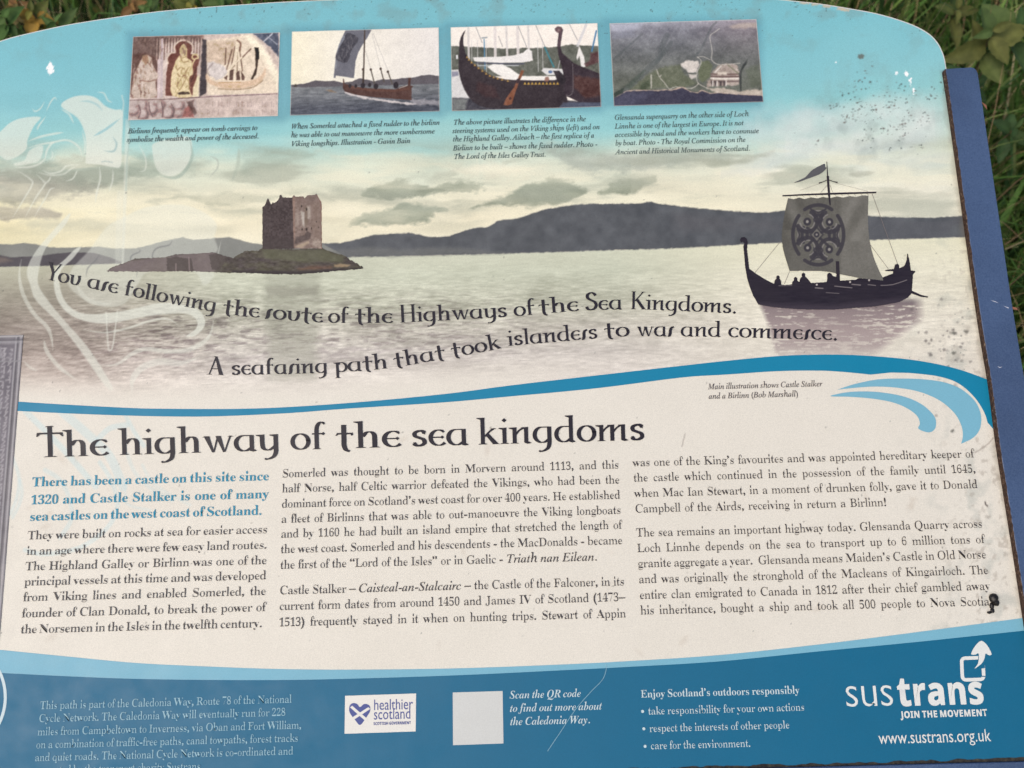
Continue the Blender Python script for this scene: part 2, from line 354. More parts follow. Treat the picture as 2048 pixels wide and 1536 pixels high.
UN = {
 'o': ([_pen(_arc(.28, .26, .215, .245, 0, 360, 24)+_arc(.28, .26, .215, .245, 0, 20, 2), sm=2)], .56),
 'c': ([_pen(_arc(.28, .26, .215, .245, 48, 315, 20), sm=2), _dia(.42, .43, .05)], .48),
 'e': ([_pen(_arc(.28, .26, .215, .245, 55, 318, 20), sm=2), _pl([(.1, .255), (.36, .255), (.36, .295), (.1, .295)]), _dia(.37, .275, .055), _dia(.40, .45, .04)], .47),
 'a': ([_bowl(), _stem(.47, .06, XH), _pl([(.40, .06), (.54, .06), (.60, .005), (.5, -.02), (.42, .01)])], .62),
 'd': ([_bowl(), _stem(.47, .06, .86), _flag(.47, .86), _pl([(.40, .06), (.54, .06), (.60, .005), (.5, -.02), (.42, .01)])], .62),
 'g': ([_bowl(), _pen([(.47, XH), (.47, .2), (.47, .0), (.43, -.16), (.32, -.25), (.2, -.28)], sm=5), _dia(.2, -.265, .04)], .60),
 'y': ([_pen([(.12, XH), (.12, .25), (.15, .08), (.26, .02), (.36, .06), (.47, .16)], sm=5), _flag(.12, XH), _pen([(.47, XH), (.47, .2), (.47, .0), (.43, -.16), (.32, -.25), (.2, -.28)], sm=5), _flag(.47, XH), _dia(.2, -.265, .04)], .60),
 'u': ([_pen([(.12, XH), (.12, .25), (.15, .08), (.26, .015), (.38, .05), (.45, .2), (.47, .36), (.43, XH)], sm=5), _flag(.12, XH, w=.09), _pl([(.36, XH), (.43, XH-.1), (.5, XH-.03), (.54, XH+.03)])], .58),
 'h': ([_stem(.15, 0, .86), _flag(.15, .86), _srf(.15, 0), _pen([(.2, .37), (.29, .49), (.4, .5), (.47, .42), (.48, .28), (.48, 0)], sm=5), _srf(.48, 0)], .64),
 'n': ([_stem(.14, 0, XH), _flag(.14, XH), _srf(.14, 0, .25), _pen([(.18, .30), (.27, .42), (.40, .50)], .06, .05, 4), _stem(.46, .05, XH), _flag(.46, XH, w=.08), _pl([(.39, .06), (.53, .06), (.61, .005), (.5, -.02), (.42, .01)])], .63),
 'm': ([_stem(.13, 0, XH), _flag(.13, XH), _srf(.13, 0, .25), _pen([(.17, .30), (.26, .42), (.38, .50)], .06, .05, 4), _stem(.43, 0, XH), _flag(.43, XH, w=.07), _pen([(.47, .30), (.56, .42), (.68, .50)], .06, .05, 4), _stem(.73, .05, XH), _flag(.73, XH, w=.07), _pl([(.66, .06), (.8, .06), (.88, .005), (.77, -.02), (.69, .01)])], .90),
 'r': ([_pen([(.03, .0), (.1, .03), (.14, .15), (.15, .34), (.2, .46), (.30, .52)], .14, .05, 5), _dia(.28, .49, .05)], .33),
 's': ([_pen([(.36, .42), (.30, .485), (.2, .49), (.10, .43), (.11, .33), (.22, .27), (.33, .21), (.35, .10), (.26, .03), (.14, .03), (.07, .11)], .12, .06, 5, 1.0), _pl([(.33, .40), (.37, .37), (.39, .5), (.35, .47)]), _pl([(.06, .14), (.1, .12), (.08, .03), (.04, .02)])], .45),
 'k': ([_stem(.14, 0, .86), _flag(.14, .86), _srf(.14, 0), _pen([(.2, .25), (.32, .40), (.45, .5)], .06, .05, 3), _srf(.43, XH-.035, .2), _pl([(.22, .29), (.30, .36), (.58, .0), (.42, .0)]), _srf(.5, 0, .22)], .60),
 'l': ([_stem(.14, 0, .86), _flag(.14, .86), _srf(.14, 0)], .28),
 'i': ([_stem(.14, 0, XH), _flag(.14, XH), _srf(.14, 0), _dia(.14, .76, .07)], .28),
 'f': ([_pen([(.16, 0), (.16, .5), (.18, .74), (.27, .86), (.37, .84)], sm=5), _srf(.16, 0, .25), _pl([(.04, .475), (.34, .475), (.34, .52), (.04, .52)]), _dia(.34, .497, .055), _dia(.36, .83, .045)], .42),
 't': ([_pen([(.20, .76), (.20, .3), (.20, .1), (.24, -.04), (.33, -.1)], sm=5), _pl([(.02, .45), (.38, .45), (.40, .50), (.04, .50)]), _pl([(.0, .42), (.03, .41), (.09, .47), (.05, .51)]), _pl([(.34, .48), (.38, .40), (.42, .43), (.41, .51)])], .44),
 'w': ([_pl([(.04, XH), (.18, XH), (.30, .0), (.25, -.01)]), _pl([(.27, .0), (.31, .0), (.43, XH), (.38, XH)]), _pl([(.34, XH), (.48, XH), (.58, .0), (.53, -.01)]), _pl([(.55, .0), (.59, .0), (.75, XH), (.70, XH)]), _srf(.11, XH-.035, .22), _srf(.73, XH-.035, .17)], .80),
 'p': ([_stem(.14, -.32, XH), _flag(.14, XH), _srf(.14, -.32), _pen([(.18, .42)]+_arc(.3, .26, .21, .245, 110, -110, 16)+[(.18, .06)], sm=2)], .56),
 'T': ([_stem(.36, 0, 1.0), _srf(.36, 0, .34), _srf(.36, .97, .24), _pl([(.08, .735), (.64, .735), (.66, .79), (.06, .79)]), _pl([(.03, .66), (.06, .66), (.15, .76), (.05, .79)]), _pl([(.69, .66), (.66, .66), (.57, .76), (.67, .79)])], .68),
 'Y': ([_stem(.33, 0, .45), _srf(.33, 0, .32), _pl([(.02, .96), (.18, .96), (.40, .42), (.27, .42)]), _pl([(.34, .42), (.40, .44), (.66, .96), (.59, .96)]), _srf(.12, .94, .28), _srf(.6, .94, .22)], .60),
 'H': ([_stem(.16, 0, .96), _stem(.62, 0, .96), _srf(.16, 0), _srf(.62, 0), _srf(.16, .93), _srf(.62, .93), _pl([(.2, .47), (.6, .47), (.6, .52), (.2, .52)])], .78),
 'S': ([_pen([(.48, .78), (.40, .90), (.27, .94), (.13, .85), (.12, .68), (.26, .55), (.42, .45), (.49, .28), (.42, .1), (.27, .03), (.12, .07), (.06, .2)], .145, .06, 5, 1.0)], .58),
 'K': ([_stem(.16, 0, .96), _srf(.16, 0), _srf(.16, .93), _pl([(.2, .44), (.26, .44), (.64, .94), (.57, .94)]), _srf(.6, .92, .24), _pl([(.26, .5), (.36, .58), (.74, .0), (.57, .0)]), _srf(.64, 0, .26)], .74),
 'A': ([_pl([(.10, .0), (.15, .0), (.40, .93), (.36, 1.0)]), _pl([(.33, 1.0), (.42, 1.0), (.70, .0), (.53, .0)]), _srf(.12, 0, .26), _srf(.61, 0, .28), _pl([(.2, .3), (.55, .3), (.54, .345), (.21, .345)]), _srf(.36, .97, .2)], .74),
 '.': ([_dia(.12, .04, .085)], .26)}
def uncial_word(I, word, u0, u1, curve, asc):
    """letters of one word between u0 and u1 along a baseline curve (artwork units); asc = ascender in artwork units"""
    c = np.array(smooth(curve, 8, False)); wd = sum(UN[ch][1] for ch in word); x0 = 0.03
    k = (u1-u0)/(wd-0.06)
    u = u0-0.03*k
    for ch in word:
        pcs, adv = UN[ch]; uc = u+adv*k/2
        y0, y1 = np.interp([uc-4, uc+4], c[:, 0], c[:, 1]); ang = math.atan2(y1-y0, 8); yb = (y0+y1)/2
        ca, sa = math.cos(ang), math.sin(ang)
        for V, F in pcs:
            dx = (V[:, 0]-adv/2)*k; dy = -V[:, 1]*asc
            X, Y = bd(uc+dx*ca-dy*sa, yb+dx*sa+dy*ca)
            a, b, c_ = F[0]; cr = (X[b]-X[a])*(Y[c_]-Y[a])-(Y[b]-Y[a])*(X[c_]-X[a])
            I.add(np.stack([X, Y], -1), F if cr > 0 else F[:, [0, 2, 1]])
        u += adv*k
# ------------------------------------------------------------------ the printed artwork
def lerp_cols(y, stops):
    ys = [s[0] for s in stops]; return np.stack([np.interp(y, ys, [s[1][k] for s in stops]) for k in range(3)], -1)
HZ = [(-400, 556), (0, 533), (117, 530.5), (241, 527), (480, 519), (694, 514.5), (851, 511), (1042, 506.6), (1193, 501.5), (1380, 495.7), (1485, 489), (1738, 480), (1934, 474), (2100, 468)]
FIG = (226, 230, 220)
def paint_panel(a):
    u, v = a.u, a.v
    wrp = 26*2*(fbm(u*0.006, v*0.012)-0.5)
    sh = np.interp(u, [0, 300, 700, 1500, 1750, 1950], [30, 30, 0, 0, -70, -84])
    y = v-wrp+sh*np.interp(v, [150, 300, 420], [-1, -.6, 0])
    a.c = lerp_cols(y, [(-40, (124, 188, 202)), (90, (129, 194, 207)), (190, (140, 199, 209)), (250, (150, 204, 208)), (300, (178, 211, 205)), (335, (206, 218, 203)), (390, (231, 228, 206)), (440, (238, 231, 206)), (500, (234, 228, 204))])
    lf = np.clip((400-u)/400, 0, 1)*np.clip((v-360)/60, 0, 1); a.c -= lf[:, None]*np.array([2, 4, 16])
    rt = np.clip((u-1450)/400, 0, 1)*np.clip((v-300)/80, 0, 1); a.c += rt[:, None]*np.array([-6, -2, 6])
    a.grain((-600, 180, 2100, 520), 7, 0.012, 0.03)
    # --- clouds
    G1, G2, G3 = (152, 160, 144), (168, 174, 158), (190, 197, 182)
    a.cloud([(-60, 350), (60, 336), (150, 350), (215, 372), (150, 392), (40, 408), (-60, 405)], (152, 152, 142), .9)
    a.cloud([(-60, 418), (40, 414), (120, 424), (90, 440), (-60, 438)], (160, 155, 145), .8, 5, 6)
    a.cloud([(40, 330), (160, 318), (250, 338), (230, 368), (110, 362)], (150, 162, 150), .75)
    a.cloud([(285, 402), (380, 388), (520, 384), (570, 392), (500, 408), (430, 415), (380, 400), (310, 408)], (178, 182, 164), .9, 6, 6)
    a.cloud([(250, 300), (330, 320), (330, 350), (240, 345)], (158, 178, 165), .5)
    a.cloud([(485, 318), (530, 300), (590, 296), (640, 310), (560, 338), (500, 348)], (160, 182, 172), .8, 10, 10)
    a.cloud([(560, 380), (640, 366), (700, 372), (660, 386), (600, 392)], (196, 200, 180), .6, 8)
    a.cloud([(868, 350), (885, 338), (905, 334), (906, 348), (890, 356)], G3, .8, 4, 4)
    a.cloud([(722, 394), (745, 370), (790, 360), (850, 372), (930, 364), (968, 374), (940, 384), (880, 388), (800, 398)], G1, .95, 5, 9)
    a.cloud([(698, 450), (725, 428), (780, 418), (800, 406), (850, 408), (890, 418), (870, 428), (848, 444), (790, 450), (740, 448)], G1, .95, 5, 8)
    a.cloud([(936, 417), (985, 398), (1020, 386), (1060, 368), (1105, 354), (1150, 366), (1185, 380), (1160, 398), (1110, 408), (1060, 416), (1010, 411)], (148, 156, 140), .97, 5, 8)
    a.cloud([(1196, 386), (1230, 366), (1280, 358), (1306, 346), (1318, 362), (1290, 380), (1240, 391)], G1, .95, 5, 7)
    a.cloud([(1110, 300), (1180, 312), (1290, 306), (1380, 300), (1400, 312), (1330, 336), (1220, 342), (1130, 336)], (148, 164, 160), .85, 12, 12)
    a.cloud([(1380, 322), (1460, 318), (1540, 300), (1556, 306), (1490, 326), (1410, 334)], (170, 178, 162), .8, 5, 6)
    a.cloud([(1690, 350), (1712, 338), (1742, 342), (1722, 354)], (178, 180, 164), .9, 4, 4)
    a.cloud([(1470, 232), (1560, 205), (1700, 215), (1600, 250), (1500, 262)], (166, 196, 202), .6, 16, 14)
    a.cloud([(1590, 285), (1700, 275), (1800, 262), (1860, 290), (1760, 312), (1640, 308)], (205, 216, 214), .7, 14, 14)
    a.cloud([(1420, 345), (1520, 338), (1600, 352), (1500, 362)], (242, 236, 218), .8, 10)
    a.cloud([(1640, 385), (1760, 372), (1900, 382), (1800, 400)], (240, 234, 216), .6, 12)
    a.cloud([(880, 330), (1000, 322), (1080, 345), (980, 360)], (238, 232, 212), .7, 12)
    a.cloud([(1080, 285), (1180, 300), (1300, 300), (1420, 296), (1480, 310), (1400, 330), (1260, 345), (1150, 345)], (150, 162, 156), .6, 18, 14)
    a.cloud([(620, 300), (760, 312), (900, 306), (1040, 318), (960, 330), (760, 332)], (190, 202, 188), .6, 14, 12)
    a.cloud([(-80, 300), (60, 316), (200, 318), (330, 312), (420, 330), (330, 352), (100, 356), (-80, 350)], (168, 178, 164), .6, 14, 12)
    a.cloud([(40, 445), (160, 432), (260, 440), (200, 458), (90, 462)], (206, 204, 182), .6, 10, 10)
    a.cloud([(420, 420), (480, 404), (520, 410), (500, 436), (440, 440)], (222, 220, 198), .7, 10, 10)
    a.cloud([(640, 440), (720, 420), (700, 470), (650, 480)], (226, 222, 198), .7, 12, 10)
    for x, yy, rx, ry, c_ in ((340, 440, 160, 34, (244, 236, 206)), (560, 340, 130, 22, (228, 228, 206)), (1230, 322, 240, 26, (236, 232, 212)), (1480, 350, 180, 30, (242, 236, 216)), (1800, 395, 160, 24, (242, 236, 218)), (760, 350, 160, 18, (238, 234, 212))): a.ell(x, yy, rx, ry, c_, 26, .42, 10, .02, -.03)
    i = a.sel(-700, 240, 2100, 520); st_ = fbm(a.u[i]*.007, a.v[i]*.05, 5)-.5; a.c[i] += (st_*26)[:, None]*np.clip((a.v[i]-250)/60, 0, 1)[:, None]
    for x, yy, rx, ry, al in ((1560, 262, 80, 20, .6), (1640, 236, 90, 22, .55), (1770, 226, 100, 26, .6), (1850, 262, 60, 26, .55), (1720, 268, 110, 18, .6), (1600, 305, 100, 14, .55), (1810, 318, 90, 14, .5)): a.ell(x, yy, rx, ry, (224, 229, 227), 20, al, 18, .02, -.15)
    for x, yy, rx, ry, al in ((1690, 252, 70, 9, .4), (1800, 288, 60, 8, .45), (1880, 318, 50, 9, .4), (1530, 330, 70, 8, .4)): a.ell(x, yy, rx, ry, (186, 200, 202), 9, al, 8, .03, -.2)
    i = a.sel(-700, 230, 2100, 520); x, yy = a.u[i], a.v[i]
    wx = x+60*(fbm(x*.006, yy*.02, 3)-.5); wy_ = yy+22*(fbm(x*.01+7, yy*.03, 3)-.5)
    n_ = fbm(wx*.0055, wy_*.028, 5); bnd = np.clip((yy-268)/45, 0, 1)*np.clip((478-yy)/70, 0, 1)
    dk_ = np.clip((n_-.50)*7, 0, 1)*bnd*.50; a.c[i] = a.c[i]*(1-dk_)[:, None]+np.array([160, 166, 152])*dk_[:, None]
    lt_ = np.clip((.47-n_)*7, 0, 1)*bnd*.40; a.c[i] = a.c[i]*(1-lt_)[:, None]+np.array([246, 240, 216])*lt_[:, None]
    # --- water
    ux = u.copy(); hz = np.interp(u, [p[0] for p in HZ], [p[1] for p in HZ]); w = v > hz; d = v-hz
    base = lerp_cols(d, [(0, (206, 209, 190)), (40, (198, 202, 184)), (100, (188, 189, 173)), (150, (190, 186, 176)), (200, (204, 198, 192)), (250, (222, 215, 208)), (320, (226, 219, 211))])
    lw = np.clip((470-u)/330, 0, 1)[:, None]; lb = lerp_cols(d, [(0, (186, 186, 166)), (50, (160, 156, 142)), (120, (148, 138, 130)), (180, (166, 153, 146)), (240, (204, 192, 184)), (300, (226, 218, 208))])
    base = base*(1-lw)+lb*lw
    rw = np.clip((u-1230)/280, 0, 1)[:, None]; rb = lerp_cols(d, [(0, (226, 224, 200)), (60, (226, 223, 204)), (160, (226, 221, 208)), (260, (222, 216, 206))])
    base = base*(1-rw)+rb*rw
    st = fbm(u*0.011, v*0.05, 3)-0.5; st2 = fbm(u*0.06+9, v*0.42, 5)-0.5
    amp = np.interp(d, [0, 30, 90, 170, 250, 300], [5, 16, 44, 50, 26, 4])*np.interp(u, [0, 250, 700, 1300, 1500], [.7, 1.2, 1, .7, .45])
    base = base+(amp*1.1*st+amp*1.9*st2)[:, None]*np.array([1, 1, .98])
    band = np.interp(d, [60, 110, 170, 235], [0, 1, 1, 0])*np.interp(u, [120, 330, 900, 1250], [0, 1, .7, 0])
    dk = np.clip((fbm(u*0.045+40, v*0.22, 5)-0.52)*9, 0, 1)*band*1.15
    base = base-dk[:, None]*np.array([30, 33, 28])
    a.c[w] = base[w]
    a.poly([(530, 549), (640, 545), (640, 600), (632, 760), (540, 760), (528, 600)], (150, 152, 138), 9, .42, 4, .08)
    a.poly([(532, 575), (636, 572), (634, 590), (536, 594)], (128, 126, 116), 4, .35, 6, .05)
    # --- far hills
    FH = [(-300, 492), (0, 488), (23, 489), (47, 485.7), (68, 488), (98, 494), (129, 495.5), (199, 493.4), (223, 497), (270, 497), (293, 491.6), (328, 482), (366, 474.7), (387, 479.8), (434, 476), (457, 474), (490, 483), (507, 487), (524, 488.6), (600, 490), (645, 487), (681, 486.7), (701, 482), (748, 470), (817, 465.5), (864, 474.4), (899, 472), (947, 456), (974, 454.5), (998, 441), (1039, 435.7), (1090, 418.7), (1158, 408.4), (1227, 407.4), (1281, 406.7), (1302, 403.3), (1319, 407.4), (1380, 415), (1485, 423.8), (1539, 425.5), (1562, 421), (1640, 425), (1738, 432), (1792, 434.7), (1854, 435.7), (1926, 432), (2050, 428)]
    lo = [(x, yy) for x, yy in reversed(HZ)]
    a.poly([p for p in FH if p[0] < 702]+[(702, 515), (500, 519), (0, 534), (-300, 545)], (130, 132, 129), .9, .97, 1.2, .15, tex=10, tf=.03)
    a.poly([p for p in FH if p[0] > 640]+lo[:9], (89, 92, 98), 1.2, .98, 1.6, .16, tex=15, tf=.05)
    a.poly([(640, 506), (740, 492), (800, 500), (900, 494), (1010, 506), (880, 510.5), (694, 514)], (116, 117, 116), 4, .6, 4, .05, tex=8)
    a.poly([(1738, 437), (1800, 441), (1860, 444), (1930, 438), (2050, 434), (2050, 470), (1738, 480)], (97, 98, 104), 2, .5, 2, .1, tex=6)
    a.poly([(1348, 425), (1430, 436), (1540, 440), (1570, 460), (1348, 460)], (98, 97, 102), 9, .5, 8, .04, tex=8)
    a.poly([(-300, 505), (0, 510), (23, 514.5), (70, 512.6), (112, 507), (145, 504.5), (187, 505.6), (223, 516), (244, 524), (242, 527), (117, 531), (0, 533.5), (-300, 545)], (76, 72, 79), .9, .97, 1, .2, tex=8)
    a.poly([(-50, 516), (10, 514), (26, 522), (0, 527), (-50, 528)], (118, 104, 98), 3, .7, 2)
    # --- ghosted warrior in white ink
    zf = lambda p: Z(0, 170, 4.267, p)
    zg = lambda p: Z(0, 440, 4.267, p)
    GH = lambda p, al=.5, sm=4, soft=1.2: a.poly(p, FIG, soft, min(al*1.4, .82), sm=sm)
    GL = lambda p, w, al=.55, tp=True: a.line(p, w*1.1, FIG, .9, al*1.08, 5, taper=tp)
    GH(zf([(520, 180), (600, 110), (720, 88), (820, 110), (900, 180), (980, 210), (1040, 215), (1050, 300), (1040, 500), (1030, 690), (960, 700), (860, 680), (740, 670), (730, 640), (735, 520), (720, 400), (660, 280)]), .55)
    GH(zf([(-100, 480), (0, 400), (90, 320), (200, 280), (345, 275), (290, 350), (235, 470), (225, 545), (150, 610), (60, 640), (-20, 590), (-100, 560)]), .5)
    GL(zf([(275, 200), (300, 225), (345, 200), (380, 140)]), 2.4); GL(zf([(395, 225), (430, 150), (465, 108), (485, 130)]), 2.6)
    GL(zf([(240, 480), (350, 440), (470, 415), (540, 405)]), 4, .6); GL(zf([(320, 385), (330, 350), (390, 270)]), 3)
    GL(zf([(520, 205), (590, 250), (630, 330)]), 3); GL(zf([(700, 390), (725, 500), (715, 600)]), 2.5)
    GL(zf([(225, 545), (330, 510), (450, 490), (560, 470), (640, 500), (690, 560), (700, 640)]), 3.4, .6)
    GH(zf([(250, 560), (340, 515), (370, 540), (340, 640), (270, 670), (150, 690), (120, 670), (210, 640)]), .45)
    GL(zf([(385, 640), (400, 560), (440, 500), (470, 490)]), 4); GL(zf([(430, 640), (450, 600), (440, 560)]), 2)
    GL(zf([(120, 700), (250, 700), (340, 670), (390, 620)]), 4, .5); GL(zf([(360, 725), (430, 755), (520, 735), (570, 690), (680, 680)]), 3.4)
    GL(zf([(330, 745), (430, 770), (540, 760), (600, 720), (660, 690)]), 3.2, .45); GL(zf([(560, 820), (620, 800), (650, 750), (660, 725)]), 2.6)
    GL(zf([(110, 1130), (200, 980), (275, 850), (255, 800), (150, 730)]), 3.2, .5); GL(zf([(215, 1130), (300, 970), (380, 850), (370, 820), (310, 760)]), 3.4, .5)
    GL(zf([(380, 850), (420, 810), (430, 780)]), 3, .5); GL(zf([(290, 1130), (390, 960), (430, 890), (470, 880)]), 2.8, .5)
    GL(zf([(850, 700), (855, 800), (830, 900), (815, 1000)]), 3.4); GL(zf([(965, 720), (960, 820), (930, 910)]), 2.6)
    a.poly(zf([(1070, 290), (1110, 290), (1085, 900), (1055, 1540), (1035, 1540), (1060, 700)]), FIG, 1.5, .45)
    a.poly(zf([(1000, 900), (1050, 900), (1030, 1540), (980, 1540)]), FIG, 2, .25)
    a.line(zf([(1040, 90), (1055, 150), (1045, 260)]), 3, FIG, 1, .5)
    a.line(zf([(1100, 290), (1110, 420), (1085, 640), (1075, 900)]), 3, (150, 178, 172), 1, .35)
    GH(zf([(1300, 560), (1330, 490), (1600, 440), (1640, 560), (1600, 680), (1500, 770), (1390, 765), (1330, 700)]), .45)
    GL(zf([(1180, 500), (1240, 620), (1240, 720), (1190, 740)]), 3, .45); GL(zf([(1780, 600), (1850, 640), (1850, 720), (1790, 785)]), 2.5, .0)
    a.line(zf([(1620, 470), (1640, 600), (1590, 720), (1500, 790), (1370, 775)]), 6.5, (150, 170, 160), 1.4, .5, 5, taper=True)
    a.line(zf([(1790, 605), (1855, 640), (1855, 710), (1790, 785)]), 3, (170, 178, 168), 1.2, .6, 5, taper=True)
    a.line(zf([(2040, 540), (2030, 680), (1980, 820)]), 7, (170, 182, 168), 2, .5, 4, taper=True)
    a.line(zf([(800, 435), (900, 380), (1020, 290)]), 5, (150, 196, 204), 1, .75, 3, taper=True)
    a.line(zf([(680, 140), (760, 140), (830, 170), (875, 220)]), 4, (160, 200, 206), 1, .7, 4, taper=True)
    a.line(zf([(960, 440), (995, 500), (970, 565), (890, 560)]), 4, (160, 190, 192), 1, .7, 4, taper=True)
    a.line(zf([(870, 655), (900, 650), (960, 660)]), 2.5, (165, 185, 182), 1, .6)
    GL(zf([(830, 62), (885, 70), (920, 130), (960, 150)]), 2.6)
    # body below
    GH(zg([(900, 70), (1030, -10), (1250, -110), (1550, -130), (1750, -60), (1850, 40), (1830, 150), (1860, 250), (1800, 320), (1790, 420), (1830, 470), (1740, 560), (1640, 430), (1280, 440), (1180, 540), (1080, 700), (960, 740), (800, 720), (660, 640), (580, 540), (620, 410), (760, 260)]), .30, soft=2)
    GL(zg([(640, 540), (760, 690), (960, 720)]), 8, .3)
    GH(zg([(230, 430), (310, 260), (500, 40), (600, -60), (560, 40), (390, 240), (330, 440), (330, 560), (420, 700), (560, 870), (760, 1100), (960, 1420), (900, 1420), (690, 1120), (490, 870), (310, 690), (260, 560)]), .42)
    GH(zg([(470, 420), (560, 330), (640, 250), (690, 235), (620, 330), (520, 430), (510, 560), (560, 700), (680, 790), (880, 800), (1130, 760), (1350, 710), (1550, 720), (1700, 770), (1750, 860), (1730, 930), (1660, 990), (1590, 990), (1670, 930), (1680, 860), (1600, 800), (1430, 800), (1200, 830), (950, 880), (760, 870), (600, 810), (500, 700), (460, 560)]), .5)
    GL(zg([(180, 340), (165, 480), (200, 640), (290, 800), (400, 910), (440, 1010), (450, 1110)]), 7, .45)
    GL(zg([(375, 1020), (400, 1120), (500, 1250), (660, 1370)]), 7, .45)
    GL(zg([(710, 935), (900, 960), (1100, 920), (1280, 860), (1430, 845), (1540, 910)]), 4, .5)
    GL(zg([(860, 1240), (1000, 1230), (1130, 1140), (1250, 1100), (1420, 1120), (1600, 1110), (1740, 1040), (1800, 960), (1820, 860)]), 8, .45)
    GL(zg([(1130, 1480), (1130, 1370), (1200, 1270), (1350, 1210), (1550, 1220), (1700, 1170)]), 12, .4)
    a.line(zg([(905, 790), (920, 1040), (935, 1115), (965, 1060), (1000, 780)]), 3, FIG, .9, .5, 4)
    GL(zg([(1890, 170), (1870, 250), (1860, 320), (1890, 350), (1915, 310)]), 2.6, .35)
    for p in ([(1180, 240), (1195, 270), (1130, 300), (1115, 350), (1170, 420), (1165, 480)], [(1470, 175), (1440, 215), (1340, 240), (1300, 300), (1310, 390)], [(855, 290), (810, 350), (750, 410), (735, 480)]):
        a.line(zg(p), 3, (110, 112, 116), 1.2, .5, 4, taper=True)
    GL(zg([(200, 1205), (260, 1260), (320, 1285)]), 4, .4)
    # --- ship's reflection
    i = a.sel(1500, 590, 1900, 720)
    if len(i):
        x, yv = a.u[i], a.v[i]
        inx = np.clip((x-np.interp(yv, [600, 640, 710], [1512, 1528, 1548]))/10, 0, 1)*np.clip((np.interp(yv, [590, 640, 710], [1850, 1852, 1760])-x)/26, 0, 1)
        iny = np.clip((yv-592)/14, 0, 1)*np.clip((735-yv)/45, 0, 1)
        rp = fbm(x*0.045, yv*0.33, 4); glint = np.clip((rp-np.interp(yv, [600, 650, 710], [.64, .58, .54]))*11, 0, 1)
        mid = np.exp(-((x-1680)/120)**2)
        glint *= 1-.6*mid
        m = np.clip(inx*iny*(1.0-glint)*.9, 0, 1)
        col = lerp_cols(yv, [(595, (92, 84, 92)), (612, (128, 114, 118)), (660, (160, 145, 146)), (715, (178, 166, 164))])
        a.c[i] = a.c[i]*(1-m)[:, None]+col*m[:, None]
    # --- paper white below the picture
    wy = np.interp(u, [-600, 0, 240, 680, 1022, 1380, 1553, 1724, 1900, 2100], [806, 806, 816, 806, 770, 730, 712, 711, 735, 800])
    f = np.clip((v-wy+62)/52, 0, 1)*np.clip((1250-u)/350, 0.0, 1); f = np.where(v > wy, 1, f)[:, None]
    a.c = a.c*(1-f)+np.array([226, 221, 212])*f
    # pale blue tail of the warrior over the white
    zt = lambda p: Z(0, 440, 2.926, p); PB = (196, 219, 224)
    i0 = a.c.copy()
    for p, w_, al in (([(150, 1120), (330, 1300), (440, 1420), (560, 1560)], 24, .5), ([(350, 1110), (520, 1260), (640, 1380), (720, 1560)], 36, .45), ([(560, 1300), (640, 1220), (740, 1200)], 22, .45), ([(720, 1110), (780, 1230), (840, 1320)], 18, .45), ([(70, 1380), (110, 1500), (100, 1620), (60, 1720)], 14, .4)):
        a.line(zt(p), w_/2, PB, 1, al, 5)
    for p, w_, al in (([(90, 940), (120, 960), (140, 1000), (142, 1040), (120, 1075)], 9, .4), ([(200, 925), (222, 960), (235, 1010), (215, 1055), (160, 1095), (90, 1108), (50, 1100)], 9, .45), ([(40, 960), (44, 985), (38, 1010), (25, 1035)], 7, .35), ([(250, 960), (252, 1000), (262, 1012), (300, 1020)], 5, .35), ([(285, 930), (310, 970), (380, 1010)], 6, .3), ([(255, 910), (270, 945), (300, 975), (345, 1000)], 8, .3)):
        a.line(p, w_, PB, 1, al, 5)
    m = (v < wy+4)[:, None]; a.c = np.where(m, i0, a.c)
    # --- blue halo printed round the small photographs
    for q in PH:
        x0, y0, x1, y1 = q[0][0], (q[0][1]+q[1][1])/2, q[1][0], (q[2][1]+q[3][1])/2
        dx = np.maximum(np.maximum(x0-6-u, u-x1-3), 0); dy = np.maximum(np.maximum(y0-v, v-y1), 0); d = np.hypot(dx, dy)
        m = (.42*np.clip(1-d/20, 0, 1)**1.5)[:, None]; a.c = a.c*(1-m)+np.array([88, 140, 160])*m
    # --- wear: lichen specks, white chips, grime and painted contact shade near the rails
    sp = fbm(u*0.21, v*0.21, 3)
    dens = .10*np.exp(-(((u-1770)/70)**2+((v-230)/55)**2))+.085*np.clip((110-v)/90, 0, 1)*(v < 110)+.06*np.clip((u-1700)/250, 0, 1)*np.clip((v-560)/80, 0, 1)*np.clip((900-v)/200, 0, 1)
    m = np.clip((sp-(.90-dens*1.5))*16, 0, 1)*.6; a.c = a.c*(1-m)[:, None]+np.array([72, 82, 80])*m[:, None]
    r2 = np.random.default_rng(3)
    for _ in range(120):
        x, yy = r2.uniform(0, 1990), r2.uniform(0, 1300); a.ell(x, yy, r2.uniform(.6, 1.5), r2.uniform(.6, 1.4), (76, 76, 74), 1.0, r2.uniform(.25, .8))
    for _ in range(52):
        cx_, cy_ = r2.normal(1775, 62), r2.normal(228, 46)
        for _k in range(r2.integers(2, 9)):
            x, yy = cx_+r2.normal(0, 7), cy_+r2.normal(0, 6); s = r2.uniform(.5, 1.9); a.ell(x, yy, s, s*r2.uniform(.6, 1.1), [(70, 76, 74), (98, 86, 82), (84, 96, 96)][r2.integers(3)], 1.1, r2.uniform(.25, .8), .8, .4)
    for _ in range(46):
        x, yy = r2.normal(1890, 28), r2.normal(690, 45); s = r2.uniform(1.2, 3.6); a.ell(x, yy, s, s*.9, (112, 106, 104), 1.4, r2.uniform(.3, .75), 1.4, .4)
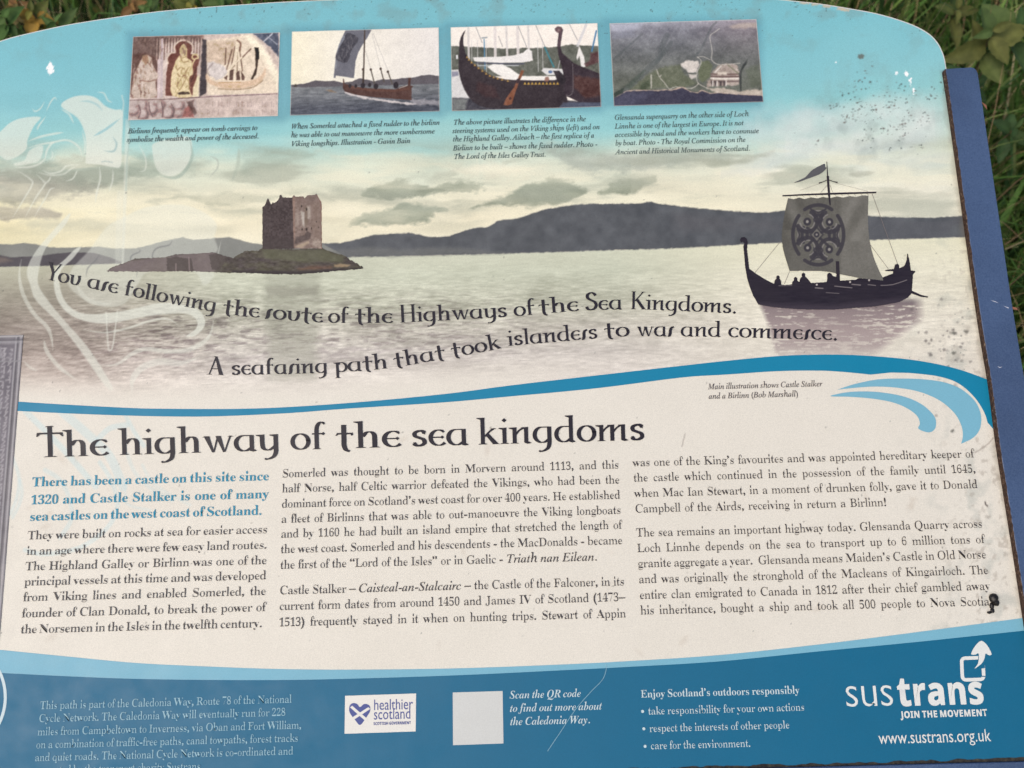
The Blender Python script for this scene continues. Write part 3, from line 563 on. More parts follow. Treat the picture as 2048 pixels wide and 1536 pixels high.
    sm_ = np.clip((fbm(u*.035+50, v*.035, 5)-.55)*5, 0, 1)*(np.clip((150-v)/150, 0, 1)*.30+.32*np.exp(-(((u-1760)/130)**2+((v-240)/90)**2))+.22*np.clip((u-1780)/160, 0, 1)*(v > 400))
    a.c = a.c*(1-sm_)[:, None]+np.array([128, 140, 138])*sm_[:, None]
    for x, yy, s in ((1722, 113, 6), (1553, 720, 6), (555, 765, 0), (1823, 769, 4.5), (1888, 769, 5), (1890, 797, 4), (1924, 818, 3.5), (1945, 819, 3), (1905, 862, 4), (1908, 666, 4), (1932, 663, 4), (1908, 706, 4)):
        if s: a.ell(x, yy, s, s*.8, (104, 104, 98), 1.5, .8, 2, .35)
    for x, yy, rx, ry in ((101, 138, 7, 12), (1793, 146, 2.2, 4), (1812, 147, 4, 5), (1821, 160, 2, 8), (1827, 182, 1.9, 6), (1673, 124, 1.6, 2.5)):
        a.ell(x, yy, rx, ry, (252, 252, 255), .8, 1, 3.5, .35)
    for x, yy in ((1610, 4), (1630, 8), (1655, 12), (1683, 17), (1690, 20)): a.ell(x, yy, 9, 3.5, (205, 186, 165), 1, .8, 3, .3)
    a.line([(1370, 868), (1367, 880), (1364, 893)], 2, (150, 140, 134), 1, .6)
    for p in ([(1950, 905), (1962, 898), (1978, 886), (1986, 876)], [(1955, 772), (1975, 765)]): a.line(p, 2.2, (150, 138, 130), 1.2, .6, 3)
    a.line([(1970, 1004), (1972, 1010), (1975, 1012)], 2.5, (70, 60, 58), .9, .9)
    for _ in range(36):
        x, yy = r2.uniform(30, 1980), r2.uniform(830, 1330); s = r2.uniform(3, 9); a.ell(x, yy, s*1.3, s*.6, (206, 196, 184), 4, r2.uniform(.25, .6), 3, .15, r2.uniform(0, 3))
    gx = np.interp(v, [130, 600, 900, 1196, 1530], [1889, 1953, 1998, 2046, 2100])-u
    m = np.clip(1-gx/np.maximum(3+22*fbm(u*.03, v*.03, 3), 1), 0, 1)*.45*(v > 140); a.c = a.c*(1-m)[:, None]+np.array([120, 112, 104])*m[:, None]  # grime tone that also stands in for the rail's soft contact shadow
    m = np.clip((fbm(u*.09, v*.09, 3)-.62)*7, 0, 1)*np.clip((u-1850)/120, 0, 1)*.35*(v > 500); a.c = a.c*(1-m)[:, None]+np.array([150, 140, 130])*m[:, None]

def paint_photo_carving(a):       # 0..1000 wide; zoomed reading 1900x1050 -> scale
    k = 1000/1890
    def T(p): return [((x-60-(45*(1-(y-130)/1050)))*k*1.0, (y-125+.032*(x-100))*k) for x, y in p]
    P = lambda p, c, s=6, al=1, w=4, tex=10, sm=0: a.poly(T(p), c, s*k*1.2, al, w*k*1.5, .05, tex, .05, sm)
    L = lambda p, wd, c, al=1, sm=4: a.line(T(p), wd*k, c, 3.2, al, sm, warp=2, wf=.1)
    a.c[:] = (200, 182, 174); a.grain((-1, -1, 1001, 700), 22, .012, .012); a.grain((-1, -1, 1001, 700), 14, .05, .05)
    P([(0, 100), (1000, 100), (980, 180), (480, 200), (430, 420), (90, 420)], (116, 92, 86), 20, .92, 20, 28)
    P([(90, 360), (250, 330), (410, 380), (450, 600), (420, 900), (80, 900)], (104, 74, 66), 12, .92, 12, 16)
    for x in range(400, 1000, 38): L([(x, 150), (x-6, 420 if x < 540 or x > 930 else 330)], 13, (112, 90, 84), .75, 1)
    for x in range(418, 1000, 38): L([(x, 150), (x-6, 420 if x < 540 or x > 930 else 330)], 10, (206, 188, 180), .75, 1)
    L([(480, 160), (480, 900)], 26, (196, 180, 184), .9, 1); L([(445, 430), (440, 900)], 40, (212, 194, 196), .9, 1)
    P([(120, 900), (105, 760), (130, 600), (190, 480), (240, 380), (300, 360), (350, 400), (360, 480), (430, 620), (400, 720), (410, 890)], (196, 178, 166), 8, 1, 8, 18, 3)
    P([(225, 370), (300, 360), (310, 460), (270, 490), (230, 440)], (150, 124, 96), 8, .8, 5)
    for p in ([(180, 520), (215, 560), (200, 660)], [(300, 460), (350, 520), (400, 560)], [(210, 690), (320, 700), (400, 680)], [(200, 740), (215, 860)], [(250, 740), (270, 880)], [(330, 480), (340, 440), (360, 400)]): L(p, 14, (124, 98, 86), .55)
    P([(530, 880), (540, 600), (560, 480), (550, 400), (600, 340), (650, 330), (640, 250), (700, 190), (780, 180), (860, 230), (870, 300), (850, 340), (930, 360), (960, 430), (930, 520), (930, 880)], (120, 74, 64), 6, 1, 5, 10)
    L([(560, 470), (548, 400), (600, 335), (652, 325), (640, 250), (700, 185), (780, 172), (865, 225), (875, 300), (860, 340), (940, 350)], 18, (214, 196, 180), .95)
    P([(620, 880), (600, 640), (640, 480), (700, 370), (720, 380), (705, 290), (760, 215), (805, 290), (800, 390), (860, 440), (880, 600), (830, 660), (840, 820), (860, 900)], (216, 198, 160), 6, 1, 5, 14, 3)
    P([(705, 290), (760, 215), (805, 290), (790, 350), (730, 350)], (190, 170, 140), 5, 1, 3)
    for p in ([(720, 390), (750, 450), (820, 440)], [(680, 560), (720, 520), (770, 540)], [(680, 600), (720, 640), (780, 620)], [(820, 520), (760, 620), (690, 720)], [(800, 640), (740, 760), (700, 820)], [(840, 660), (830, 800)], [(690, 660), (680, 760)], [(740, 400), (790, 380)]): L(p, 13, (126, 98, 74), .55)
    P([(680, 850), (720, 830), (820, 830), (840, 850), (830, 860), (700, 870)], (66, 50, 44), 4, .9)
    rr = np.random.default_rng(8)
    for (x0, x1, y0, y1, dk, lt, n_) in ((640, 840, 440, 880, (120, 92, 66), (238, 224, 186), 46), (120, 400, 440, 890, (112, 84, 76), (220, 206, 200), 52), (100, 430, 130, 360, (84, 62, 56), (150, 124, 112), 46), (60, 900, 960, 1160, (112, 90, 90), (214, 200, 196), 60), (1080, 1960, 190, 840, (176, 154, 138), (238, 226, 208), 50), (480, 960, 130, 330, (96, 74, 70), (176, 152, 144), 34)):
        for _ in range(n_):
            x, y = rr.uniform(x0, x1), rr.uniform(y0, y1); w_ = rr.uniform(-22, 22); h_ = rr.uniform(18, 60)
            L([(x, y), (x+w_*.4+rr.uniform(-6, 6), y+h_*.5), (x+w_, y+h_)], rr.uniform(8, 20), dk if rr.random() < .5 else lt, rr.uniform(.2, .5))
    L([(840, 560), (900, 420), (940, 400), (930, 360), (880, 360), (870, 400), (900, 420)], 20, (206, 186, 150), 1); L([(850, 700), (900, 600), (925, 520)], 14, (80, 52, 46), .8)
    P([(870, 900), (880, 780), (930, 640), (960, 600), (950, 890)], (226, 214, 180), 6, .9)
    P([(1000, 160), (1060, 170), (1060, 420), (1050, 840), (960, 900), (975, 600)], (76, 68, 72), 8, 1, 8)
    P([(1060, 170), (1540, 110), (1700, 180), (1860, 400), (1970, 620), (1960, 850), (1060, 870)], (222, 206, 186), 10, 1, 8, 12)
    P([(1060, 180), (1440, 170), (1440, 420), (1240, 480), (1060, 470)], (200, 178, 158), 14, .9, 10, 16)
    P([(1500, 90), (1640, 90), (1800, 260), (1970, 560), (1960, 800), (1830, 500), (1700, 300)], (240, 230, 208), 20, .9, 12)
    P([(1640, 70), (1980, 60), (1980, 380), (1880, 260), (1790, 190)], (92, 98, 116), 8, 1, 10, 30)
    L([(1790, 180), (1900, 80)], 16, (190, 190, 196)); L([(1830, 110), (1960, 220)], 10, (170, 172, 180))
    for p in ([(1380, 290), (1310, 540)], [(1420, 250), (1360, 560)], [(1470, 260), (1510, 560)], [(1440, 330), (1440, 640)], [(1300, 270), (1290, 480)], [(1620, 280), (1300, 600)]): L(p, 17, (120, 96, 84), .85, 1)
    for p in ([(1440, 190), (1400, 450), (1320, 600)], [(1450, 190), (1480, 500), (1500, 680)], [(1440, 200), (1420, 680)], [(1500, 390), (1330, 560), (1260, 680)]): L(p, 22, (228, 212, 190), 1, 2)
    L([(1450, 170), (1490, 210), (1480, 300)], 22, (130, 98, 84), .8)
    for p in ([(1350, 560), (1400, 540), (1390, 680), (1340, 680)], [(1430, 590), (1470, 560), (1480, 680), (1430, 680)], [(1490, 560), (1540, 640), (1530, 680), (1500, 680)], [(1270, 650), (1320, 620), (1310, 680)]): P(p, (96, 70, 62), 5, .9, 3)
    P([(1060, 460), (1140, 440), (1280, 500), (1320, 570), (1260, 660), (1180, 680), (1090, 620)], (206, 196, 192), 8, 1, 8, 20)
    L([(1090, 620), (1060, 560), (1130, 470)], 20, (150, 136, 134), .7)
    P([(1050, 600), (1120, 680), (1240, 710), (1500, 700), (1660, 670), (1760, 600), (1800, 520), (1805, 600), (1740, 700), (1620, 760), (1400, 790), (1200, 770), (1060, 700)], (214, 186, 160), 8, 1, 4, 12, 3)
    L([(1200, 790), (1420, 800), (1640, 770), (1770, 680)], 16, (160, 134, 118), .7); L([(1210, 712), (1480, 705)], 10, (170, 120, 90), .6, 1)
    P([(1670, 260), (1725, 260), (1715, 420), (1690, 600), (1640, 670), (1620, 665), (1680, 520)], (72, 58, 50), 5, 1, 5); P([(1670, 260), (1730, 262), (1722, 410), (1690, 410)], (34, 30, 26), 4, 1, 8)
    L([(60, 940), (500, 930), (950, 900)], 12, (110, 90, 92), .9, 1); L([(950, 900), (1300, 880), (1960, 850)], 12, (130, 112, 120), .9, 1)
    P([(60, 950), (920, 920), (940, 1160), (50, 1180)], (182, 166, 162), 8, 1, 6, 20)
    for x, y, rx, ry in ((120, 1060, 70, 60), (245, 1000, 45, 50), (245, 1110, 55, 60), (360, 1040, 60, 70), (470, 1010, 40, 60), (560, 1090, 70, 70), (690, 1000, 70, 50), (690, 1100, 60, 40)):
        q_ = T([(x, y)])[0]; a.ell(q_[0]+7, q_[1]+6, rx*k*1.15, ry*k*1.15, (120, 98, 98), 9, .75, 5, .05); a.ell(q_[0]-3, q_[1]-3, rx*k*.85, ry*k*.9, (196, 180, 176), 9, .9, 5, .05)
    for p in ([(190, 1000), (215, 1080), (190, 1170)], [(320, 970), (330, 1060), (370, 1150)], [(480, 970), (500, 1060), (490, 1150)], [(600, 980), (640, 1060), (620, 1150)]): L(p, 14, (96, 74, 76), .6)
    P([(740, 1150), (780, 1040), (830, 1000), (880, 1040), (890, 1150)], (150, 100, 94), 10, .85, 6)
    P([(800, 960), (900, 930), (880, 1000), (930, 1100), (900, 1130), (820, 1000)], (88, 64, 60), 10, .7, 8)
    for r in range(2):
        for q in range(15):
            x = 1060+q*62+(q % 3)*9; y = 985+r*100
            if (q+r) % 5: L([(x, y-30), (x, y+28)], 9, (142, 122, 122), .55, 1); L([(x+22, y-20), (x+24, y+26)], 8, (150, 130, 128), .5, 1)
    a.grain((-1, -1, 1001, 700), 16, .09, .09); a.grain((-1, -1, 1001, 700), 12, .03, .03)
    a.c[:] = np.where(a.c < 150, a.c*.93, a.c)

def photo_T(lx, ty, rx, k=None):
    s = 1000/(rx-lx)
    return s
def paint_photo_sailing(a):
    k = 1000/1893
    def T(p): return [((x-80)*k, (y-120+.026*(x-80))*k) for x, y in p]
    P = lambda p, c, s=4, al=1, w=2, tex=5, sm=0: a.poly(T(p), c, s*k*1.2, al, w*k*1.5, .05, tex, .05, sm)
    L = lambda p, wd, c, al=1, sm=0: a.line(T(p), wd*k, c, 1.2, al, sm)
    a.c = lerp_cols(a.u, [(0, (236, 228, 204)), (300, (234, 228, 214)), (1000, (222, 217, 214))]); a.grain((-1, -1, 1001, 700), 5, .004, .012)
    sea = [(0, 826), (300, 830), (800, 820), (1300, 800), (2000, 780), (2000, 1250), (0, 1250)]
    P(sea, (118, 121, 127), 3); i = np.nonzero(a.v > (826-120)*k)[0]
    sh = lerp_cols(a.v[i]/k+120, [(826, (6, 6, 4)), (960, (0, 0, 0)), (1100, (-26, -26, -22)), (1200, (-34, -34, -28))])
    sh = sh+(np.clip((a.u[i]-420)/300, 0, 1)*np.clip((a.v[i]-400)/120, 0, 1))[:, None]*-12
    a.c[i] += sh+((fbm(a.u[i]*.02, a.v[i]*.1, 5)-.5)*60)[:, None]
    P([(60, 805), (150, 800), (260, 790), (400, 748), (520, 762), (630, 752), (740, 778), (860, 765), (960, 722), (1050, 740), (1140, 764), (1260, 732), (1360, 740), (1500, 722), (1620, 720), (1740, 690), (1850, 682), (1980, 695), (1980, 795), (1300, 812), (800, 826), (300, 835), (60, 835)], (97, 92, 98), 3, 1, 4)
    P([(120, 830), (135, 795), (155, 800), (160, 835)], (74, 66, 60), 3)
    P([(775, 100), (1110, 92), (1060, 190), (1000, 280), (940, 390), (905, 500), (895, 620), (885, 722), (740, 700), (655, 688), (650, 722), (625, 715), (640, 560), (650, 420), (690, 290), (740, 170)], (112, 112, 122), 3, 1, 2, 6)
    P([(740, 170), (690, 290), (655, 420), (640, 600), (660, 600), (680, 430), (720, 290), (770, 180)], (146, 150, 162), 3, .6)
    P([(830, 140), (940, 210), (890, 310), (830, 420), (800, 520), (650, 490), (690, 340), (750, 250), (770, 170)], (70, 68, 76), 4, .85, 8, 16, 2)
    r = np.random.default_rng(5)
    for _ in range(40):
        t = r.random(); x = 840-150*t+r.uniform(-60, 70); y = 170+320*t; L([(x, y), (x+r.uniform(-20, 30), y+r.uniform(20, 50))], 10, (112, 110, 116), .7)
    L([(1020, 95), (1005, 830)], 17, (80, 68, 62)); L([(1005, 600), (1000, 830)], 16, (64, 52, 46))
    for p in ([(1115, 150), (1225, 600)], [(1130, 150), (1320, 630)], [(1030, 370), (1100, 610)]): L(p, 4, (150, 146, 146), .8)
    for (x0, y0), (x1, y1) in (((1100, 612), (1150, 800)), ((1225, 602), (1270, 770)), ((1318, 640), (1375, 800)), ((1000, 610), (1000, 700))): L([(x0, y0), (x1, y1)], 14, (94, 86, 78)); a.ell(*T([(x0, y0)])[0], 7.5, 8.5, (70, 56, 50), 1.2)
    P([(770, 890), (860, 915), (1100, 970), (1640, 1040), (1700, 1060), (1500, 1050), (1200, 1010), (900, 960), (780, 915)], (204, 196, 196), 5, .95, 12)
    P([(1600, 990), (1980, 1010), (1980, 1060), (1640, 1060)], (170, 166, 172), 10, .7, 16)
    P([(745, 725), (755, 730), (770, 790), (850, 815), (1000, 845), (1180, 858), (1420, 865), (1480, 830), (1570, 815), (1580, 720), (1612, 718), (1605, 815), (1640, 825), (1620, 850), (1618, 1000), (1400, 985), (1100, 960), (900, 930), (770, 890), (745, 850)], (86, 62, 57), 3, 1, 2, 12)
    P([(850, 815), (1000, 845), (1180, 858), (1420, 865), (1600, 830), (1600, 870), (1400, 895), (1100, 890), (800, 840)], (108, 76, 66), 6, .7, 4)
    for x, y, rx, ry in ((835, 820, 20, 26), (910, 822, 18, 24), (1000, 815, 28, 36), (1085, 808, 20, 28), (1165, 826, 30, 38), (1420, 812, 32, 44)): a.ell(*T([(x, y)])[0], rx*k, ry*k, (52, 46, 50), 1.5, 1, 2, .1)
    L([(1460, 850), (1570, 815)], 8, (190, 184, 178)); P([(520, 870), (590, 870), (640, 890), (680, 905), (600, 900)], (140, 116, 92), 5, .7, 5)
    a.grain((-1, -1, 1001, 700), 5, .1, .1)

def paint_photo_moored(a):
    k = 1000/1886
    def T(p): return [((x-75-.018*(y-130))*k, (y-132+.028*(x-75))*k) for x, y in p]
    P = lambda p, c, s=4, al=1, w=2, tex=5, sm=0: a.poly(T(p), c, s*k*1.2, al, w*k*1.5, .05, tex, .05, sm)
    L = lambda p, wd, c, al=1, sm=0: a.line(T(p), wd*k, c, 1.3, al, sm)
    a.c[:] = (238, 230, 222)
    P([(70, 370), (300, 380), (600, 400), (900, 405), (1200, 395), (1450, 385), (1620, 352), (1720, 360), (1980, 380), (1990, 760), (70, 760)], (104, 106, 98), 5, 1, 8, 26)
    for x in (660, 950): L([(x-15, 120), (x-12, 520)], 36, (216, 208, 206), .9)
    for x in (300, 790, 1070): L([(x, 110), (x+10, 560)], 28, (208, 202, 200), .9)
    for x in (345, 420, 530, 1190, 1250): L([(x, 300), (x+3, 700)], 8, (206, 204, 204), .9)
    for p in ([(945, 120), (1050, 390)], [(1170, 110), (1290, 400)], [(400, 130), (480, 330)], [(690, 250), (740, 380)], [(1600, 90), (1700, 300)]): L(p, 9, (140, 138, 142), .8)
    L([(505, 290), (515, 670)], 13, (90, 140, 178)); L([(480, 270), (540, 265)], 18, (128, 140, 150), .8)
    L([(1280, 390), (1340, 530), (1390, 640)], 20, (70, 130, 142)); L([(1945, 180), (1880, 440)], 20, (80, 128, 170))
    L([(1820, 90), (1700, 370)], 34, (206, 204, 208), .8); P([(1720, 370), (1780, 520), (1790, 640), (1740, 650), (1720, 500), (1690, 560), (1680, 520)], (226, 222, 220), 4)
    P([(1860, 470), (1960, 440), (1970, 580), (1800, 640), (1780, 600), (1850, 560)], (92, 64, 66), 8, .9, 8, 20)
    P([(360, 520), (700, 510), (880, 495), (1000, 460), (1060, 410), (1115, 440), (1125, 560), (1000, 585), (700, 590), (380, 570)], (228, 224, 222), 4, 1, 2, 6)
    L([(400, 590), (900, 605), (1010, 600)], 14, (82, 82, 104), .9); L([(430, 625), (940, 625)], 12, (190, 194, 200), .9)
    P([(540, 640), (620, 605), (740, 610), (840, 660), (930, 730), (1000, 760), (1420, 760), (1420, 810), (800, 800), (640, 720)], (232, 228, 224), 5, 1, 3, 6)
    P([(1230, 690), (1260, 655), (1510, 668), (1510, 740), (1300, 745)], (214, 212, 212), 4); a.ell(*T([(1345, 705)])[0], 14, 10, (84, 108, 150), 1.5, .9)
    P([(80, 680), (175, 675), (260, 900), (330, 1060), (80, 1060)], (208, 206, 206), 6, 1, 3, 8); P([(85, 700), (170, 700), (180, 750), (90, 770)], (130, 130, 150), 6, .8)
    P([(90, 1030), (320, 1040), (2010, 1080), (2010, 1200), (90, 1200)], (72, 70, 78), 8, 1, 6, 22)
    P([(100, 1040), (300, 1050), (260, 1180), (100, 1190)], (130, 134, 132), 12, .8, 12, 14)
    P([(268, 165), (240, 250), (240, 350), (270, 470), (330, 560), (450, 660), (600, 750), (780, 800), (1000, 810), (1200, 812), (1420, 805), (1500, 770), (1540, 1000), (1480, 1160), (700, 1165), (440, 1130), (300, 1010), (220, 850), (180, 680), (180, 500), (190, 330), (215, 240)], (62, 54, 58), 4, 1, 2, 8, 2)
    P([(420, 820), (640, 900), (700, 1040), (520, 1020), (400, 940)], (80, 58, 58), 16, .6, 10)
    P([(1465, 180), (1420, 185), (1412, 150), (1450, 122), (1500, 130), (1518, 170), (1500, 250), (1480, 380), (1500, 460), (1640, 590), (1800, 660), (1985, 730), (2000, 1090), (1700, 1085), (1520, 1000), (1510, 720), (1450, 480), (1440, 360), (1455, 260)], (64, 54, 60), 4, 1, 2, 10)
    a.ell(*T([(1462, 165)])[0], 22, 22, (112, 88, 92), 1.5, .9); a.ell(*T([(1465, 168)])[0], 8, 8, (150, 130, 130), 1.5, .7); L([(1490, 200), (1470, 300), (1462, 370)], 30, (104, 84, 92), .8)
    P([(1640, 750), (1985, 800), (1990, 1000), (1780, 1040), (1640, 900)], (88, 60, 55), 14, .8, 10, 22)
    P([(1380, 690), (1460, 690), (1500, 740), (1540, 800), (1530, 860), (1440, 840)], (52, 46, 50), 6, .95, 6)
    r = np.random.default_rng(2)
    pts = smooth([(285, 515), (330, 570), (400, 630), (480, 690), (560, 745), (640, 775), (730, 800), (840, 825)], 5, False)
    for x, y in pts[::3]: P([(x-13, y+15), (x, y-17), (x+15, y+13)], (190, 152, 84), 3, .95, 0, 0)
    L(pts, 5, (180, 146, 90), .6)
    for x in range(1020, 1440, 46): P([(x-19, 866), (x, 832), (x+19, 866)], (196, 158, 80), 3, .97, 0, 0)
    P([(980, 680), (1015, 690), (940, 850), (900, 960), (850, 1110), (800, 1130), (745, 1120), (780, 1040), (880, 900), (930, 790)], (134, 88, 68), 4, 1, 2, 12); a.ell(*T([(832, 1040)])[0], 9, 10, (84, 56, 50), 1.5); P([(910, 800), (960, 780), (950, 840), (915, 860)], (70, 56, 60), 3)
    L([(1630, 600), (1628, 920), (1590, 1000), (1540, 1000)], 7, (150, 144, 146), .7, 4); L([(1470, 560), (1440, 680)], 10, (190, 186, 188), .9)
    P([(1265, 820), (1280, 770), (1320, 765), (1330, 800), (1310, 830)], (150, 112, 100), 4, .9); P([(1450, 1150), (1500, 1090), (1620, 1090), (1990, 1095), (1990, 1150), (1450, 1165)], (92, 98, 118), 8, .8, 5)
    P([(145, 490), (168, 488), (170, 540), (148, 542)], (220, 220, 222), 2)
    a.grain((-1, -1, 1001, 700), 7, .09, .09)

def paint_photo_quarry(a):
    k = 1000/1890
    def T(p): return [((x-58-.055*(y-100))*k, (y-103+.022*(x-60))*k) for x, y in p]
    P = lambda p, c, s=6, al=1, w=5, tex=10, sm=0: a.poly(T(p), c, s*k*1.2, al, w*k*1.5, .05, tex, .05, sm)
    L = lambda p, wd, c, al=1, sm=3: a.line(T(p), wd*k, c, 1.5, al, sm, warp=1, wf=.1)
    a.c = lerp_cols(a.v, [(0, (158, 158, 170)), (60, (132, 132, 142)), (180, (118, 120, 124)), (400, (110, 113, 106)), (600, (102, 105, 96))])
    a.c += ((fbm(a.u*.012, a.v*.016, 5)-.5)*44)[:, None]; a.grain((-1, -1, 1001, 700), 12, .06, .06)
    rr = np.clip((a.u-500)/400, 0, 1)*np.clip((300-a.v)/260, 0, 1); a.c += rr[:, None]*np.array([4, -4, -6])
    P([(58, 100), (500, 90), (420, 180), (250, 220), (70, 215)], (178, 180, 196), 26, .85, 14, 10)
    P([(60, 220), (350, 200), (420, 270), (100, 300)], (140, 142, 156), 20, .7, 12)
    P([(1600, 150), (1720, 115), (1940, 105), (1945, 165), (1760, 180), (1640, 185)], (178, 164, 158), 14, .85, 12)
    for p, w_ in (([(800, 260), (740, 380), (700, 540), (560, 680), (350, 880), (140, 1040)], 70), ([(480, 240), (300, 400), (120, 560)], 26), ([(1430, 100), (1360, 170), (1230, 440), (1130, 540)], 26), ([(850, 350), (760, 480), (660, 600)], 50)): L(p, w_, (88, 94, 96), .42)
    P([(560, 760), (640, 700), (820, 650), (960, 640), (1000, 760), (1180, 880), (1000, 930), (800, 930), (420, 950), (320, 950)], (108, 113, 92), 14, .7, 12, 20)
    P([(1190, 720), (1230, 600), (1330, 590), (1370, 660), (1330, 800), (1240, 870), (1190, 820)], (108, 114, 90), 8, .8, 6)
    P([(1790, 700), (1960, 640), (1990, 900), (1850, 930)], (98, 104, 90), 16, .6, 12, 14)
    P([(960, 620), (1030, 590), (1180, 590), (1200, 640), (1180, 690), (1160, 740), (1060, 735), (1000, 690)], (206, 198, 192), 8, .97, 14, 24)
    P([(1060, 760), (1180, 760), (1160, 800), (1100, 830)], (200, 192, 186), 6, .9, 8)
    P([(1370, 740), (1440, 650), (1540, 630), (1680, 640), (1720, 760), (1700, 900), (1300, 920), (1290, 860), (1350, 800)], (172, 158, 150), 8, .95, 12, 34)
    for y, c in ((760, (120, 100, 96)), (790, (112, 92, 90)), (815, (226, 218, 210)), (850, (120, 104, 102))): L([(1350, y), (1500, y+6), (1700, y+4)], 22, c, .85)
    for x in (1350, 1390, 1450, 1500): P([(x, 850), (x+34, 850), (x+30, 910), (x+4, 910)], (84, 74, 76), 5, .9)
    for x in (1372, 1425, 1540): L([(x, 850), (x-4, 910)], 16, (214, 206, 200), .9)
    P([(1440, 740), (1540, 730), (1550, 770), (1430, 770)], (214, 202, 190), 6, .9)
    L([(1560, 640), (1700, 760)], 18, (130, 130, 110), .8); L([(1480, 660), (1400, 740)], 14, (216, 210, 204), .8)
    for p, w_ in (([(1470, 180), (1400, 230), (1345, 280), (1360, 400), (1370, 480), (1360, 580), (1440, 640), (1560, 640), (1720, 625)], 13), ([(1180, 545), (1260, 540), (1340, 580)], 12), ([(1180, 545), (1230, 600), (1180, 720), (1165, 800), (1190, 880), (1300, 940)], 13), ([(1190, 880), (1100, 940), (900, 920), (820, 945), (760, 870), (700, 800), (720, 770)], 15), ([(590, 770), (590, 930)], 22), ([(660, 700), (690, 790)], 16)): L(p, w_*.8, (196, 191, 184), .72)
    P([(1700, 760), (1760, 640), (1820, 570), (1800, 640), (1740, 720), (1730, 1030), (1715, 1030)], (58, 60, 60), 5, .8, 4); P([(430, 950), (470, 870), (560, 830), (580, 900), (520, 950)], (78, 86, 70), 10, .8, 8); P([(330, 940), (520, 700), (430, 760), (250, 920)], (80, 90, 80), 10, .6, 8)
    shore = [(100, 1060), (220, 1010), (280, 975), (430, 965), (680, 970), (760, 960), (850, 965), (980, 930), (1080, 985), (1180, 1000), (1230, 970), (1340, 1010), (1450, 1000), (1700, 1025), (1860, 1030), (2020, 1045)]
    L(shore, 22, (196, 172, 158), .9); P([(1300, 940), (1500, 935), (1700, 985), (1880, 960), (2020, 970), (2020, 1040), (1720, 1020), (1400, 1000)], (198, 184, 172), 8, .85, 12, 22)
    P(shore+[(2030, 1200), (90, 1200)], (70, 68, 84), 5, 1, 6, 8); P([(100, 1060), (250, 990), (420, 985), (600, 1000), (300, 1180), (100, 1190)], (88, 88, 108), 30, .6, 10)
    P([(100, 1000), (250, 920), (230, 990), (110, 1060)], (56, 64, 58), 8, .8, 5)
    a.grain((-1, -1, 1001, 700), 8, .1, .1)

def paint_stone_border(a):
    W_ = a.u.max(); H_ = a.v.max(); a.c[:] = (128, 124, 132); a.grain((-1, -1, W_+1, H_+1), 26, .03, .03)
    m = W_-13
    a.poly([(0, 20), (W_-14, 20), (W_-14, H_-20), (0, H_-20)], (112, 108, 118), 1, 1, tex=16, tf=.05)
    r = np.random.default_rng(11)
    for y in np.arange(30, H_-30, 9.5):
        for q in range(2):
            x = W_-20-q*13; a.line([(x-r.uniform(2, 10), y+r.uniform(-2, 2)), (x, y+r.uniform(-3, 3)), (x-r.uniform(0, 7), y+r.uniform(3, 7))], 3, (168, 164, 170), 1.2, .8)
    for x in np.arange(20, W_-30, 8): a.line([(x, 26+r.uniform(0, 3)), (x+2, 46)], 3, (170, 166, 172), 1.2, .7)
    a.poly([(0, 62), (W_-58, 62), (W_-58, H_-62), (0, H_-62)], (66, 64, 74), 2, 1, 2, tex=14, tf=.05)
    for _ in range(46):
        x, y = r.uniform(W_-170, W_-62), r.uniform(70, H_-70); a.line([(x, y), (x+r.uniform(-14, 14), y+r.uniform(8, 22)), (x+r.uniform(-20, 20), y+r.uniform(20, 44))], r.uniform(4, 9), (158, 154, 160), 1.5, .85, 4, warp=2, wf=.1)
    for x, c in ((W_-4, (176, 174, 178)), (W_-10, (88, 86, 94)), (W_-14, (160, 158, 164)), (W_-55, (140, 138, 144))): a.line([(x, 4), (x, H_)], 3, c, 1, .9)
    for y, c in ((3, (180, 178, 180)), (10, (90, 88, 96)), (15, (164, 162, 168)), (55, (140, 138, 144))): a.line([(0, y), (W_, y)], 3, c, 1, .9)

CZ = lambda p: Z(490, 370, 7.585, p)
CASTLE = CZ([(265, 975), (263, 335), (300, 310), (325, 250), (350, 198), (390, 290), (405, 288), (422, 258), (440, 278), (500, 235), (518, 195), (525, 158), (550, 148), (570, 190), (715, 190), (724, 175), (745, 152), (770, 178), (885, 172), (905, 208), (950, 155), (1065, 148), (1080, 133), (1095, 150), (1160, 265), (1168, 965)])
ISLET = Z(0, 440, 4.267, [(903, 438), (960, 402), (1050, 370), (1150, 330), (1400, 318), (1500, 292), (1620, 290), (1700, 285), (1830, 275), (1900, 300), (1990, 325)])+CZ([(0, 1000), (200, 995), (265, 960), (700, 975), (1170, 955), (1300, 1010), (1500, 1065), (1580, 1125), (1700, 1190), (1808, 1262), (1805, 1270), (1600, 1290), (1150, 1330), (800, 1357), (300, 1352), (0, 1336)])+[(445, 545.5), (384, 543), (300, 543.5), (234, 543.4)]
